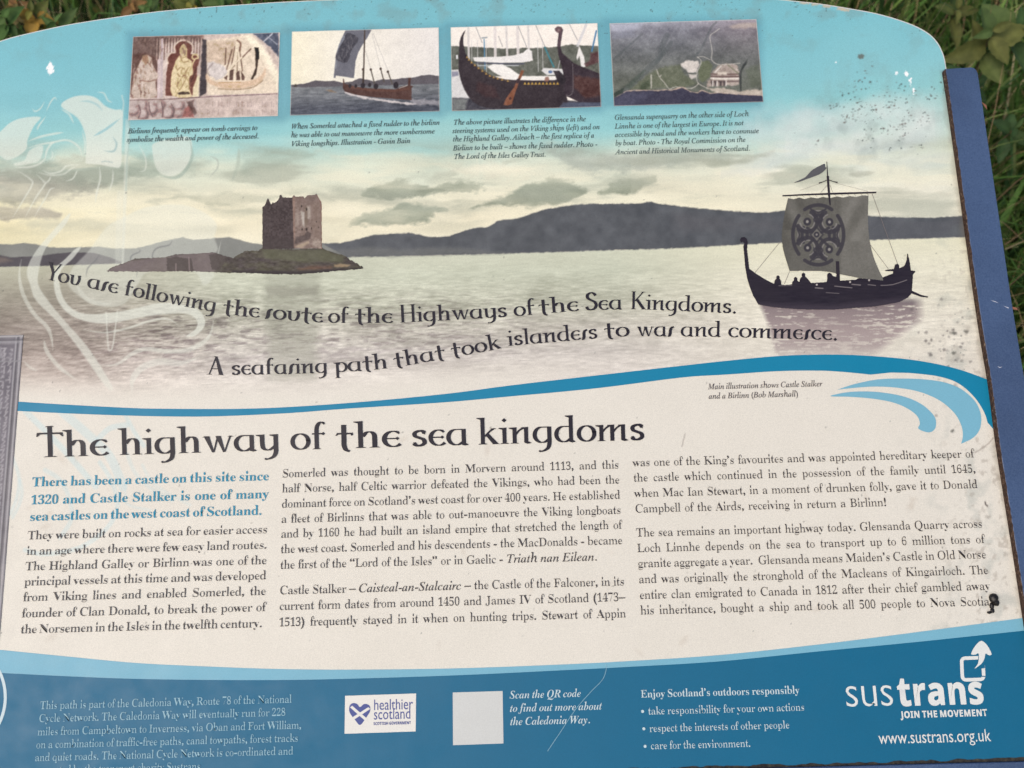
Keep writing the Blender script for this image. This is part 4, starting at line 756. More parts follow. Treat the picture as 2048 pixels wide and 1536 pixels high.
def paint_castle(a):
    a.c[:] = (74, 64, 65); a.grain((480, 370, 700, 520), 22, .3, .3); a.grain((480, 370, 700, 520), 8, .06, .08)
    P = lambda p, c, s=6, al=1, w=6, tex=12: a.poly(CZ(p), c, s/7, al, w/5, .3, tex, .25)
    P([(722, 180), (745, 152), (770, 178), (885, 172), (905, 208), (950, 155), (1095, 140), (1165, 265), (1170, 970), (742, 970)], (132, 115, 108), 6, 1, 2, 22)
    P([(722, 190), (760, 185), (760, 960), (742, 960)], (150, 122, 110), 10, .6)
    P([(770, 180), (890, 175), (910, 230), (960, 270), (900, 280), (770, 250)], (122, 104, 98), 10, .8); P([(925, 200), (950, 158), (1090, 150), (1100, 200), (1020, 280), (960, 300)], (120, 104, 98), 12, .8)
    P([(850, 400), (910, 420), (905, 640), (870, 600), (855, 500)], (190, 182, 174), 14, .9); P([(940, 320), (990, 330), (995, 520), (945, 510)], (176, 166, 158), 16, .8); P([(770, 430), (830, 420), (820, 600), (770, 620)], (168, 154, 146), 20, .7)
    P([(905, 350), (945, 330), (950, 600), (910, 640)], (124, 108, 96), 12, .8); P([(1010, 280), (1130, 260), (1150, 940), (1060, 900), (1015, 700)], (130, 112, 103), 24, .6)
    P([(770, 790), (900, 760), (940, 700), (1010, 740), (980, 820), (860, 870), (750, 900)], (92, 80, 78), 12, .9); P([(760, 940), (830, 900), (960, 850), (980, 880), (860, 960)], (176, 158, 138), 14, .8)
    P([(1030, 800), (1150, 850), (1165, 960), (1020, 920)], (170, 156, 146), 20, .7, 12, 30)
    for x, y, w_, h in ((935, 672, 16, 24), (1008, 660, 8, 16), (1118, 645, 7, 10), (858, 325, 10, 16), (868, 675, 10, 18), (935, 370, 12, 22), (1085, 560, 8, 10)): a.ell(*CZ([(x, y)])[0], w_/7.6, h/7.6, (58, 48, 46), .7, .9)
    a.line(CZ([(1100, 160), (1158, 265), (1168, 960)]), 1.4, (150, 84, 70), .8, .8)
    P([(265, 830), (740, 820), (740, 975), (265, 975)], (70, 62, 62), 20, .6, 10)
def paint_islet(a):
    a.c[:] = (82, 76, 70); a.grain((200, 480, 740, 560), 24, .16, .3); i = a.sel(200, 480, 740, 560)
    a.c[i] += ((fbm(a.u[i]*.04, a.v[i]*.1, 4)-.5)*2)[:, None]*np.array([10, 14, 2])
    a.poly(CZ([(250, 970), (700, 985), (1160, 965), (1320, 1030), (1500, 1090), (1480, 1160), (1000, 1180), (700, 1150), (300, 1120)]), (98, 98, 80), 3, .8, 2, .1, 14, .1)
    a.poly(CZ([(1350, 1210), (1450, 1195), (1600, 1215), (1560, 1245), (1360, 1245)]), (160, 140, 112), 1.5, .85, 1, .3)
    a.poly(CZ([(800, 1270), (1000, 1230), (1350, 1235), (1300, 1275), (850, 1295)]), (120, 88, 72), 3, .6, 2, .2)
    a.poly(CZ([(-200, 1290), (800, 1310), (1150, 1290), (1800, 1255), (1810, 1290), (1150, 1345), (300, 1370), (-200, 1360)]), (56, 50, 54), 2, .85, 1, .1)
    a.poly([(225, 534), (262, 520), (340, 512), (380, 506), (430, 503), (445, 512), (430, 546), (205, 546)], (128, 116, 118), 3, .75, 1.5, .08, 8, .1)
    for p in ([(334, 517), (350, 513), (384, 518), (388, 543), (334, 543)], [(418, 510), (440, 505), (452, 520), (440, 540), (424, 540)]): a.poly(p, (82, 74, 72), 1.2, .85, 2, .3, 10, .3)
    for p in ([(352, 528), (352, 543)], [(378, 515), (379, 540)]): a.line(p, 3, (132, 118, 118), .8, .8)

SZ = lambda p: Z(1450, 310, 4.655, p)
HULL = SZ([(137, 795), (150, 768), (180, 763), (203, 780), (212, 810), (206, 880), (215, 960), (226, 1060), (290, 1107), (380, 1162), (455, 1200), (460, 1170), (478, 1150), (474, 1132), (492, 1119), (510, 1134), (508, 1152), (524, 1175), (524, 1208), (560, 1210), (620, 1205), (624, 1184), (640, 1168), (638, 1148), (656, 1133), (675, 1150), (672, 1170), (690, 1182), (698, 1150), (714, 1135), (710, 1110), (728, 1094), (747, 1108), (746, 1132), (770, 1155), (800, 1192), (945, 1182), (950, 1150), (948, 1115), (968, 1093), (990, 1105), (1000, 1125), (1030, 1135), (1040, 1100), (1068, 1105), (1070, 1170), (1220, 1160), (1240, 1146), (1400, 1160), (1470, 1170), (1465, 1140), (1530, 1115), (1560, 1105), (1562, 1085), (1490, 1085), (1486, 1074), (1520, 1066), (1570, 1060), (1580, 1022), (1600, 1012), (1620, 1025), (1622, 1055), (1670, 1030), (1688, 980), (1692, 918), (1702, 918), (1720, 1000), (1730, 1075), (1765, 1078), (1772, 1088), (1750, 1112), (1740, 1265), (1830, 1304), (1892, 1318), (1886, 1330), (1820, 1322), (1735, 1290), (1700, 1330), (1620, 1372), (1400, 1412), (1000, 1442), (700, 1440), (450, 1420), (310, 1395), (260, 1310), (225, 1220), (204, 1150), (185, 1040), (175, 920), (168, 850), (178, 825), (165, 808), (150, 818)])
SAIL = SZ([(585, 402), (640, 412), (690, 396), (740, 410), (800, 394), (860, 404), (910, 390), (975, 402), (1040, 386), (1100, 396), (1160, 382), (1220, 390), (1280, 376), (1336, 380), (1333, 460), (1330, 560), (1334, 680), (1345, 790), (1365, 890), (1395, 985), (1440, 1090), (1490, 1186), (1380, 1168), (1240, 1146), (1150, 1128), (1060, 1110), (980, 1092), (900, 1083), (700, 1080), (600, 1082), (580, 1020), (555, 940), (535, 860), (527, 780), (530, 700), (545, 600), (560, 510)])
def paint_sail(a):
    a.c[:] = (103, 101, 96); X = (a.u-1450)*4.655; Y = (a.v-310)*4.655
    a.c += (14*np.sin((X*.8-Y*.45)/34)*np.exp(-((X-640)/90)**2)*(Y < 700)+10*np.sin((X*.8+Y*.5)/30)*np.exp(-((X-1200)/110)**2)*(Y < 800)+7*(fbm(X*.01, Y*.008)-.5)*2)[:, None]
    a.c -= (12*np.clip((X-1060)/30, 0, 1)*-1+8*np.clip((620-X)/80, 0, 1))[:, None]
    a.grain((1500, 360, 1800, 620), 7, .3, .3)
    D = (66, 63, 69); C = (867, 745); ln = lambda p, w, c=D, al=.9: a.line(SZ(p), w/4.655, c, .8, al, 3)
    def earc(cx, cy, rx, ry, a0, a1, n=9): return [(cx+rx*math.cos(math.radians(t)), cy+ry*math.sin(math.radians(t))) for t in np.linspace(a0, a1, n)]
    for t0 in (0, 90, 180, 270):
        w_ = 32 if t0 in (90, 270) else 40
        ln(earc(*C, 236, 278, t0-w_, t0+w_), 34)
        ln(earc(*C, 188, 226, t0-w_*.7, t0+w_*.7), 9, (140, 136, 134), .8)
        ln(earc(*C, 150, 185, t0-w_*.55, t0+w_*.55), 30); ln(earc(*C, 110, 130, t0-20, t0+20), 18)
    for cx, cy, f in ((765, 622, 45), (972, 625, 135), (768, 865, -45), (970, 880, -135)):
        ln(earc(cx, cy, 92, 96, f-112, f+112, 13), 34); ln(earc(cx, cy, 66, 70, f-120, f+120, 13), 9, (142, 138, 136), .8)
        a.ell(*SZ([(cx, cy)])[0], 36/4.655, 38/4.655, D, .8); a.ell(*SZ([(cx, cy)])[0], 13/4.655, 14/4.655, (150, 146, 142), .8)
    for p in ([(765, 680), (860, 755), (965, 850)], [(965, 680), (868, 745), (775, 835)]): ln(p, 26)
    for t0 in (0, 90, 180, 270):
        ex, ey = math.cos(math.radians(t0)), math.sin(math.radians(t0)); q_ = lambda r_, s_: (C[0]+ex*r_-ey*s_, C[1]+(ey*r_+ex*s_)*1.18)
        ln([q_(205, -70), q_(160, -22), q_(120, -40), q_(95, 0), q_(120, 40), q_(160, 22), q_(205, 70)], 17); ln([q_(195, -45), q_(175, 0), q_(195, 45)], 15)
    a.poly(SZ([(852, 690), (900, 742), (852, 798), (806, 742)]), (118, 115, 110), .8, .9)
    a.line(SZ([(852, 672), (912, 742), (852, 815), (794, 742), (852, 672)]), 14/4.655, D, .8, .8); a.ell(*SZ([(852, 742)])[0], 26/4.655, 28/4.655, D, .8); a.ell(*SZ([(852, 742)])[0], 10/4.655, 10/4.655, (140, 136, 134), .7)
def paint_hull(a):
    a.c[:] = (50, 45, 54); a.grain((1440, 440, 1880, 640), 7, .06, .5)
    for p, w_ in (([(840, 1238), (910, 1243)], 10), ([(1020, 1222), (1180, 1238)], 8), ([(1180, 1205), (1260, 1212)], 9), ([(1450, 1215), (1560, 1208), (1690, 1165)], 7), ([(1330, 1208), (1400, 1216)], 7), ([(500, 1218), (620, 1216)], 5), ([(940, 1282), (1060, 1290)], 5)): a.line(SZ(p), w_/4.655, (150, 142, 142), .7, .8, 2)
    for x, y in ((853, 1208), (1163, 1184), (1340, 1166)): a.ell(*SZ([(x, y)])[0], 2, 2, (190, 182, 178), .6)
    a.poly(SZ([(300, 1380), (1000, 1400), (1700, 1330), (1700, 1460), (300, 1460)]), (84, 76, 86), 5, .5, 3, .05)
PH = [[(265.9, 74.5), (559.5, 64.3), (556.4, 233.1), (257, 239.9)], [(582.7, 63.2), (877.9, 55.7), (878.9, 222.8), (581.7, 231.4)], [(901.1, 54.7), (1195.4, 46.8), (1201.9, 214.6), (903.9, 222.1)], [(1219, 46.8), (1513.4, 39), (1526.1, 203.7), (1227.5, 213.3)]]
# ------------------------------------------------------------------ the information board
board = bpy.data.objects.new('information_board', None); COL.objects.link(board); board.location = BASE
tag(board, 'sloping blue framed information board about sea kingdoms with a castle and ship picture', 'information board')
M_PRINT = print_mat('printed_picture')
def solid(name, rgb, grain=.06): return print_mat(name, rgb, grain)
M_TEXT = solid('dark_ink', (46, 43, 52)); M_BODY = solid('grey_black_ink', (74, 69, 71)); M_CAP = solid('caption_ink', (86, 99, 100)); M_CAP2 = solid('credit_ink', (92, 86, 90))
M_BLUET = solid('blue_ink', (38, 138, 172)); M_BAND = solid('wave_blue_ink', (28, 130, 168)); M_LIGHT = solid('light_blue_ink', (124, 180, 204)); M_FOOT = solid('deep_blue_ink', (0, 105, 141))
M_FT = solid('pale_blue_ink', (150, 190, 208)); M_FTB = solid('white_ink', (198, 216, 224)); M_WHITE = solid('label_white', (228, 226, 222)); M_LOGO = solid('logo_white', (224, 226, 226))
M_PURP = solid('label_blue_ink', (78, 88, 150)); M_DARK = solid('silhouette_ink', (56, 51, 58)); M_FLAG = solid('flag_ink', (94, 94, 98)); M_ROPE = solid('rope_ink', (128, 120, 120)); M_PALE = solid('pale_square_ink', (206, 208, 208))

TOPD = [(0, 258.6), (60, 258.5), (106, 257.8), (126, 257.0), (158, 255.5), (191, 253.0), (218, 249.6), (233, 247.5), (246, 245.4), (265, 241.4), (284, 236.6), (302.7, 229.2), (313.5, 222.1), (318.4, 215.6), (320.6, 209.6), (321.6, 204.5), (322, 196)]
_ts = np.array(smooth(TOPD, 6, False)); XC = -39.0; XL, XR = XC-322, XC+322; YB = -219.2
def ytop(X): return np.interp(np.abs(X-XC), _ts[:, 0], _ts[:, 1])
cx = np.concatenate([np.linspace(XL, -331, 30), np.arange(-330, 262, 0.6), XC+322*np.sin(np.linspace(math.asin((262-XC)/322), math.pi/2, 70))])
Yabs = np.concatenate([np.linspace(0, 0.52, 330), np.linspace(0.52, 1, 400)[1:]])        # row fractions, bottom to top
xx, tt = np.meshgrid(cx, Yabs[::-1]); Yg = YB+(ytop(xx)-YB)*tt; Xg = xx+(xx-XL)/(XR-XL)*np.clip((196-Yg)/415, 0, 1)*7.0
uu, vv = art(Xg.ravel(), Yg.ravel())
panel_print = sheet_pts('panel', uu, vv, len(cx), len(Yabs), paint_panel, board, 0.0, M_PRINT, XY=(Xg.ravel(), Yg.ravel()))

def prism(name, outline, n0, n1, mat, parent, bev=0.0, board_pts=True):
    bm = bmesh.new()
    P = np.array(outline, float)
    lo = to_local(np.column_stack([P, np.full(len(P), n0)])); hi = to_local(np.column_stack([P, np.full(len(P), n1)]))
    a = [bm.verts.new(p) for p in lo]; b = [bm.verts.new(p) for p in hi]; n = len(P)
    bm.faces.new(b); bm.faces.new(a[::-1])
    for i in range(n): bm.faces.new((a[i], a[(i+1) % n], b[(i+1) % n], b[i]))
    bmesh.ops.recalc_face_normals(bm, faces=bm.faces)
    if bev:
        ed = [e for e in bm.edges if e.verts[0] in b and e.verts[1] in b]
        bmesh.ops.bevel(bm, geom=ed, offset=bev*S/1000, segments=2, profile=.5, affect='EDGES')
    me = bpy.data.meshes.new(name); bm.to_mesh(me); bm.free()
    return new_obj(name, me, parent, mat)

m, n, l, b = mat_base('panel_edge', .5); b.inputs['Base Color'].default_value = (.62, .6, .54, 1); M_EDGE = m
top = [(XC+d, y) for d, y in _ts] ; outl = [(2*XC-x, y) for x, y in reversed(top)]+top[1:]
outl = [(x+.55*(x-XC)/322, y+.55) for x, y in outl]
prism('panel_backing', [(XR+5, YB), (XL-.5, YB)][::-1]+outl[::-1], -4.2, -0.12, M_EDGE, panel_print)

# blue steel frame
m, n, l, b = mat_base('blue_painted_steel', .38, .5)
t = noise(n, l, 900, 3, .7); r = ramp(n, l, t.outputs['Fac'], [(.3, tuple(ink((62, 80, 114)))), (.7, tuple(ink((82, 100, 134))))])
t2 = noise(n, l, 9, 4, .6); r2 = ramp(n, l, t2.outputs['Fac'], [(.32, (.74, .74, .76)), (.62, (1.08, 1.08, 1.08))])
l.new(mul(n, l, r.outputs[0], r2.outputs[0]), b.inputs['Base Color']); b.inputs['Base Color']
bp = n.new('ShaderNodeBump'); bp.inputs['Strength'].default_value = .12; bp.inputs['Distance'].default_value = .0004; t3 = noise(n, l, 700, 2); l.new(t3.outputs['Fac'], bp.inputs['Height']); l.new(bp.outputs[0], b.inputs['Normal']); M_STEEL = m
m, n, l, b = mat_base('rusty_edge', .75, .3)
t = noise(n, l, 420, 4, .7); r = ramp(n, l, t.outputs['Fac'], [(.3, (.010, .007, .006)), (.5, (.04, .021, .014)), (.62, (.075, .042, .027)), (.70, (.22, .18, .14)), (.76, (.04, .025, .018))]); l.new(r.outputs[0], b.inputs['Base Color']); M_RUST = m
m, n, l, b = mat_base('scratch_white', .6); b.inputs['Base Color'].default_value = (.55, .56, .62, 1); M_SCR = m
m, n, l, b = mat_base('rust_chip', .8, .2); b.inputs['Base Color'].default_value = (.23, .10, .06, 1); M_CHIP = m
def rail_outline(sgn):
    L_ = [(280.4, 195.2), (281.2, 157), (282.4, 43), (284.0, -7), (284.2, -47), (286.6, -132), (288.0, -226)]
    R_ = [(307.4, -226), (303.9, -3), (302.6, 42), (301.2, 160), (300.8, 191.2)]
    c = [(300.2, 193.6), (298.8, 195.2), (297.0, 195.8)]
    P = L_[::-1]+[]
    P = L_+[]
    out = list(reversed(L_))+c[::-1]+R_[::-1]
    return out if sgn > 0 else [(2*XC-x, y) for x, y in reversed(out)]
for sgn in (1, -1):
    ro = prism('side_rail', rail_outline(sgn), -26, 4.0, M_STEEL, board, .5)
    L_ = [(280.4, 194.6), (281.2, 157), (282.4, 43), (284.0, -7), (284.2, -47), (286.6, -132), (288.0, -219)]
    st = np.array(smooth(L_, 40, False)); V = []; F = []
    rz = np.random.default_rng(4)
    for k, (x, y) in enumerate(st):
        X = x if sgn > 0 else 2*XC-x; o = -.2*sgn; w_ = (.05+.5*rz.random()**2)*sgn
        V += [(X+o, y, .05), (X+o, y, 3.9), (X+w_, y, 4.06)]
    for k in range(len(st)-1):
        for q in (0, 1): F.append((k*3+q, k*3+q+1, k*3+q+4, k*3+q+3))
    mesh_np('rust_edge', to_local(V), F, M_RUST, ro)
    if sgn > 0:
        for p in ([(1973, 604), (1982, 606), (1990, 610), (1981, 607)], [(1987, 735), (1992, 737), (1997, 736), (1992, 738.5)], [(1999, 615), (2010, 619), (2009, 620.5)]): flat('scratch', [[tuple(q) for q in p]], M_SCR, ro, 4.12)
        for p in ([(1956, 210), (1966, 217), (1967, 226), (1961, 218)], [(2017, 617), (2026, 619), (2028, 624), (2018, 622)]): flat('rust_chip', [p], M_CHIP, ro, 4.12)
prism('bottom_rail', [(XL-9, -228.5), (279.0+8.2, -228.5), (279+8.2, YB-.35), (XL-9, YB-.35)], -26, 1.6, M_STEEL, board, .5)
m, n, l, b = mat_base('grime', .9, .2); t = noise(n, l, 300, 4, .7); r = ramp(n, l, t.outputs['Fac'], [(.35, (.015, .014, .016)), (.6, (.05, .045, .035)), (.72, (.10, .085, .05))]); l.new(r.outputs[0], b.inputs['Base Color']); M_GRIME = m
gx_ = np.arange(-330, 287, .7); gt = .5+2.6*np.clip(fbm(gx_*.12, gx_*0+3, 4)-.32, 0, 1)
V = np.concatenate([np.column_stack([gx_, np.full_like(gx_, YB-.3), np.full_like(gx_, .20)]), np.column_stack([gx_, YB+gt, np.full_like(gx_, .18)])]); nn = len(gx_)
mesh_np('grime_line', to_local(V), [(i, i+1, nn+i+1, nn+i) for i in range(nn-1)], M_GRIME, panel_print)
for X in (-230, 150):
    bm = bmesh.new(); p = Vector(to_local([[X, -20, -26]])[0])
    for dx, dy, z0, z1 in ((.04, .025, -.3, p.z),): bmesh.ops.create_cube(bm, size=1, matrix=Matrix.Translation((p.x, p.y+.03, (z0+z1)/2)) @ Matrix.Diagonal((2*dx, 2*dy, z1-z0, 1)))
    me = bpy.data.meshes.new('post'); bm.to_mesh(me); bm.free(); new_obj('post', me, board, M_STEEL)

# small photographs and their captions
def framed(paint):
    def f(a):
        paint(a); c_ = a.c.reshape(205, 330, 3)
        for ax in (0, 1): c_ = (np.roll(c_, 1, ax)+2*c_+np.roll(c_, -1, ax))/4 if ax == 0 else np.concatenate([c_[:, :1], (c_[:, :-2]+2*c_[:, 1:-1]+c_[:, 2:])/4, c_[:, -1:]], 1)
        c_[0], c_[-1] = c_[1], c_[-2]; a.c = c_.reshape(-1, 3)
        a.c += (14*(fbm(a.u*.02+5, a.v*.02, 4)-.5)+16*(fbm(a.u*.16, a.v*.16, 2)-.5))[:, None]
        a.c += np.clip((a.c.mean(1)-120)/100, 0, 1)[:, None]*11
        W_, H_ = a.u.max(), a.v.max(); e = np.minimum(np.minimum(a.u, W_-a.u), np.minimum(a.v, H_-a.v))
        m = (e < 3.4)[:, None]*.6; a.c = a.c*(1-m)+np.array([205, 208, 204])*m
    return f
CAPS = [[('Birlinns frequently appear on tomb carvings to', 256.3, 267.6, 515.4, 260.4), ('symbolise the wealth and power of the deceased.', 254, 284.3, 517.8, 277.5)],
 [('When Somerled attached a fixed rudder to the birlinn', 582.7, 257, 880, 251), ('he was able to out manoeuvre the more cumbersome', 582, 275, 869.7, 267.6), ('Viking longships. Illustration - Gavin Bain', 582.7, 291.5, 821, 287.8)],
 [('The above picture illustrates the difference in the', 907.3, 249.5, 1172, 243.3), ('steering systems used on the Viking ships (left) and on', 904.9, 266.6, 1200, 258.7), ('the Highland Galley. Aileach – the first replica of a', 906, 283, 1189, 276), ('Birlinn to be built – shows the fixed rudder. Photo -', 906.2, 300.8, 1195, 294), ('The Lord of the Isles Galley Trust.', 908, 317.8, 1091.8, 314.4)],
 [('Glensanda superquarry on the other side of Loch', 1229, 240, 1497.7, 233), ('Linnhe is one of the largest in Europe. It is not', 1229.6, 258, 1487.4, 250.5), ('accessible by road and the workers have to commute', 1230, 274.4, 1518.2, 266.6), ('by boat. Photo - The Royal Commission on the', 1231, 290.5, 1491.5, 285), ('Ancient and Historical Monuments of Scotland.', 1231.3, 309.6, 1500.4, 301.4)]]
for nm, pt, q, cap, lb in (('carving_photograph', paint_photo_carving, PH[0], CAPS[0], 'small photograph of pale tomb carvings with a bishop and a ship'), ('sailing_ship_photograph', paint_photo_sailing, PH[1], CAPS[1], 'small photograph of a brown sailing ship with a grey sail'), ('moored_ship_photograph', paint_photo_moored, PH[2], CAPS[2], 'small photograph of dark moored ships with curled prows'), ('quarry_photograph', paint_photo_quarry, PH[3], CAPS[3], 'small aerial photograph of a green hillside with a pale quarry')):
    o = quad_sheet(nm, q, 330, 205, framed(pt), board, .2, M_PRINT); tag(o, lb)
    I = Ink()
    for t, *e in cap: text_line(I, t, 'capital', *e, 10.8)
    I.build('caption', M_CAP, o)
# stone border picture at the left edge
Xs = np.linspace(-372+14, -296.6, 150); Ys = np.linspace(38.6, -205, 300); Xm, Ym = np.meshgrid(Xs, Ys)
X_, Y_ = Xm.ravel(), Ym.ravel()
o = sheet_pts('stone_border_picture', (X_-X_.min())*3.4, (Y_.max()-Y_)*3.4, 150, 300, paint_stone_border, board, .3, M_PRINT, XY=(X_, Y_)); tag(o, 'grey picture of a carved stone border at the left edge')

# castle and ship
def pmask(P, wp=0):
    def f(a): a.poly(P, (1, 1, 1), .3, 1, wp, .3)
    return f
isl = sheet('castle_picture', (495, 375, 660, 505), .62, paint_castle, board, .22, M_PRINT, pmask(CASTLE, .7))
tag(isl, 'printed picture of the brown stone tower castle on its islet')
sheet('islet', (205, 490, 735, 555), .8, paint_islet, isl, .17, M_PRINT, pmask(ISLET, 1.6))
hull = sheet('ship_picture', (1474, 465, 1862, 625), .62, paint_hull, board, .26, M_PRINT, pmask(HULL)); tag(hull, 'printed picture of a dark sailing galley with crew on pale water')
sheet('sail', (1558, 385, 1778, 570), .62, paint_sail, hull, .22, M_PRINT, pmask(SAIL))
def thick(pts, w):
    P = np.array(pts, float); d = np.gradient(P, axis=0); L = np.hypot(d[:, 0], d[:, 1])[:, None]; nrm = np.column_stack([-d[:, 1], d[:, 0]])/L
    w = np.broadcast_to(np.asarray(w, float), (len(P),))[:, None]/2
    return [tuple(x) for x in P+nrm*w]+[tuple(x) for x in (P-nrm*w)[::-1]]
flat('flag', [smooth(SZ([(925, 83), (932, 108), (940, 130), (880, 180), (760, 225), (700, 248), (640, 260), (690, 236), (750, 205), (800, 150), (860, 112)]), 3)], M_FLAG, hull, .24)
for nm_, p_ in zip(('mast', 'mast', 'yard', 'crosstree', 'crosstree', 'mast_foot'), [thick(SZ([(946, 64), (954, 200)]), [1.3, 2.2]), thick(SZ([(955, 196), (968, 380), (978, 470)]), [4.6, 4.4, 2.5]), thick(SZ([(534, 381), (760, 370), (1000, 362), (1407, 350)]), [2.6, 3.2, 3.8, 3.2]), thick(SZ([(873, 264), (910, 252), (945, 236)]), [2.6, 1.2, 1.6]), thick(SZ([(968, 234), (1010, 250), (1046, 257)]), [1.6, 1.2, 2.6]), thick(SZ([(1045, 990), (1050, 1110)]), 7)]): flat(nm_, [p_], M_DARK, hull, {'mast': .28, 'yard': .29}.get(nm_, .30))
for p_ in [thick(SZ([(a_, b_), (c_, d_)]), w_) for a_, b_, c_, d_, w_ in ((520, 800, 275, 1100, .7), (600, 1085, 550, 1205, .8), (1368, 362, 1605, 1015, .9), (1342, 825, 1520, 1062, .8), (948, 285, 890, 352, .6), (975, 280, 1000, 345, .6), (700, 330, 880, 268, .35), (1030, 262, 1330, 340, .35))]+[thick(SZ([(x, 378-(x-590)*.036), (x+26, 396-(x-590)*.03)]), .5) for x in range(590, 1320, 60)]: flat('rope', [p_], M_ROPE, hull, .27)

# big lettering
I = Ink(); c1 = [(60, 548), (95, 559.5), (159, 572), (234, 587.5), (359, 611), (451, 628), (533, 637), (650, 645.5), (784, 646), (801, 645.5), (1013, 634), (1070, 629), (1157, 622), (1243, 619), (1300, 619.5), (1471, 627), (1500, 629)]
for w_, a_, b_ in (('You', 91, 160), ('are', 174, 234), ('following', 248, 430), ('the', 446, 518), ('route', 530, 645), ('of', 657, 697), ('the', 711, 785), ('Highways', 800, 1014), ('of', 1029, 1070), ('the', 1079, 1157), ('Sea', 1172, 1244), ('Kingdoms.', 1261, 1473)): uncial_word(I, w_, a_, b_, c1, 37)
I.build('slogan_lettering', M_TEXT, board)
I = Ink(); c2 = [(390, 749), (415, 749), (465, 750), (653, 745.5), (774, 737), (870, 721), (950, 707), (1001, 697), (1018, 692), (1194, 677), (1260, 673), (1363, 673), (1459, 674.5), (1673, 680.5), (1700, 681)]
for w_, a_, b_ in (('A', 414, 447), ('seafaring', 464, 655), ('path', 670, 776), ('that', 790, 891), ('took', 905, 1003), ('islanders', 1017, 1195), ('to', 1210, 1258), ('war', 1274, 1347), ('and', 1362, 1441), ('commerce.', 1457, 1675)): uncial_word(I, w_, a_, b_, c2, 37)
I.build('slogan_lettering', M_TEXT, board)
I = Ink(); ct = [(40, 916), (75, 915), (600, 899.5), (1288, 880), (1330, 879)]
for w_, a_, b_ in (('The', 74, 216), ('highway', 240, 560), ('of', 583, 651), ('the', 674, 801), ('sea', 825, 937), ('kingdoms', 958, 1289)): uncial_word(I, w_, a_, b_, ct, 62)
I.build('title_lettering', M_TEXT, board)

# body text
I = Ink(); justified(I, [('There has been a castle on this site since', 62, 973.3, None), ('1320 and Castle Stalker is one of many', 60, 1009, None), ('sea castles on the west coast of Scotland.', 57, 1042, -148.2)], 'bold', (-284.6, -144.6), 18.0)
I.build('introduction_lettering', M_BLUET, board)
I = Ink(); justified(I, [('They were built on rocks at sea for easier access', 56, 1079, None), ('in an age where there were few easy land routes.', 52, 1110, None), ('The Highland Galley or Birlinn was one of the', 50, 1141, None), ('principal vessels at this time and was developed', 46, 1171.5, None), ('from Viking lines and enabled Somerled, the', 44, 1202.7, None), ('founder of Clan Donald, to break the power of', 41.6, 1235, None), ('the Norsemen in the Isles in the twelfth century.', 39.7, 1267, -146.4)], 'reg', (-284.9, -144.8), 15.9)
I.build('body_lettering', M_BODY, board)
I = Ink(); justified(I, [('Somerled was thought to be born in Morvern around 1113, and this', 564.6, 955, None), ('half Norse, half Celtic warrior defeated the Vikings, who had been the', 564, 985, None), ('dominant force on Scotland’s west coast for over 400 years. He established', 563, 1015.5, None), ('a fleet of Birlinns that was able to out-manoeuvre the Viking longboats', 562, 1045.8, None), ('and by 1160 he had built an island empire that stretched the length of', 561, 1075.6, None), ('the west coast. Somerled and his descendents - the MacDonalds - became', 560.5, 1106.4, None), ('the first of the “Lord of the Isles” or in Gaelic - *Triath nan Eilean.*', 560, 1137.9, 46.5), ('Castle Stalker – *Caisteal-an-Stalcairc* – the Castle of the Falconer, in its', 557.6, 1188.9, None), ('current form dates from around 1450 and James IV of Scotland (1473–', 557, 1220.3, None), ('1513) frequently stayed in it when on hunting trips. Stewart of Appin', 557.6, 1252.9, None)], 'reg', (-136.9, 61.5), 15.9)
I.build('body_lettering', M_BODY, board)
I = Ink(); justified(I, [('was one of the King’s favourites and was appointed hereditary keeper of', 1264.5, 933, None), ('the castle which continued in the possession of the family until 1645,', 1266, 963.5, None), ('when Mac Ian Stewart, in a moment of drunken folly, gave it to Donald', 1268, 994.5, None), ('Campbell of the Airds, receiving in return a Birlinn!', 1270, 1025.5, 216.5), ('The sea remains an important highway today. Glensanda Quarry across', 1273, 1073.5, None), ('Loch Linnhe depends on the sea to transport up to 6 million tons of', 1274, 1104.5, None), ('granite aggregate a year.  Glensanda means Maiden’s Castle in Old Norse', 1276, 1135, None), ('and was originally the stronghold of the Macleans of Kingairloch. The', 1278, 1166.5, None), ('entire clan emigrated to Canada in 1812 after their chief gambled away', 1280, 1198, None), ('his inheritance, bought a ship and took all 500 people to Nova Scotia', 1281.4, 1229, 269.0)], 'reg', (69.7, 270.4), 15.9)
I.build('body_lettering', M_BODY, board)
I = Ink(); text_line(I, 'Main illustration shows Castle Stalker', 'capital', 1416.4, 778.3, 1644.6, 773.2, 11.2); text_line(I, 'and a Birlinn (Bob Marshall)', 'capital', 1417.4, 797.1, 1596.8, 793.7, 11.2)
I.build('picture_credit', M_CAP2, board)

# waves and footer bands
UP = [(-40, 795), (36, 803.3), (239, 815), (342, 817.7), (512.6, 817), (690, 806.6), (885, 788.6), (1022, 770.8), (1192.6, 751), (1364, 731.5), (1450.5, 722), (1553, 712.4), (1638.5, 709.3), (1724, 711), (1826.5, 720.2), (1912, 737.3), (1990, 765), (2010, 772)]
DN = [(1998, 872), (1975, 845), (1968, 824.5), (1949.5, 795.4), (1918.7, 768), (1881, 753.7), (1826.5, 746.6), (1782, 745.2), (1741, 749.3), (1689.8, 744.2), (1638.5, 741.4), (1553, 742.5), (1450.5, 749.3), (1364, 755), (1192.6, 776.6), (1022, 792.7), (885, 805), (690, 817.6), (581, 826), (444, 832.3), (342, 833), (205, 829.6), (36, 822), (-40, 816)]
wb = flat('wave_band', [smooth(UP, 5, False)+[DN[0]]+smooth(DN[1:8], 5, False)+smooth(DN[8:], 5, False)], M_BAND, board, .14)
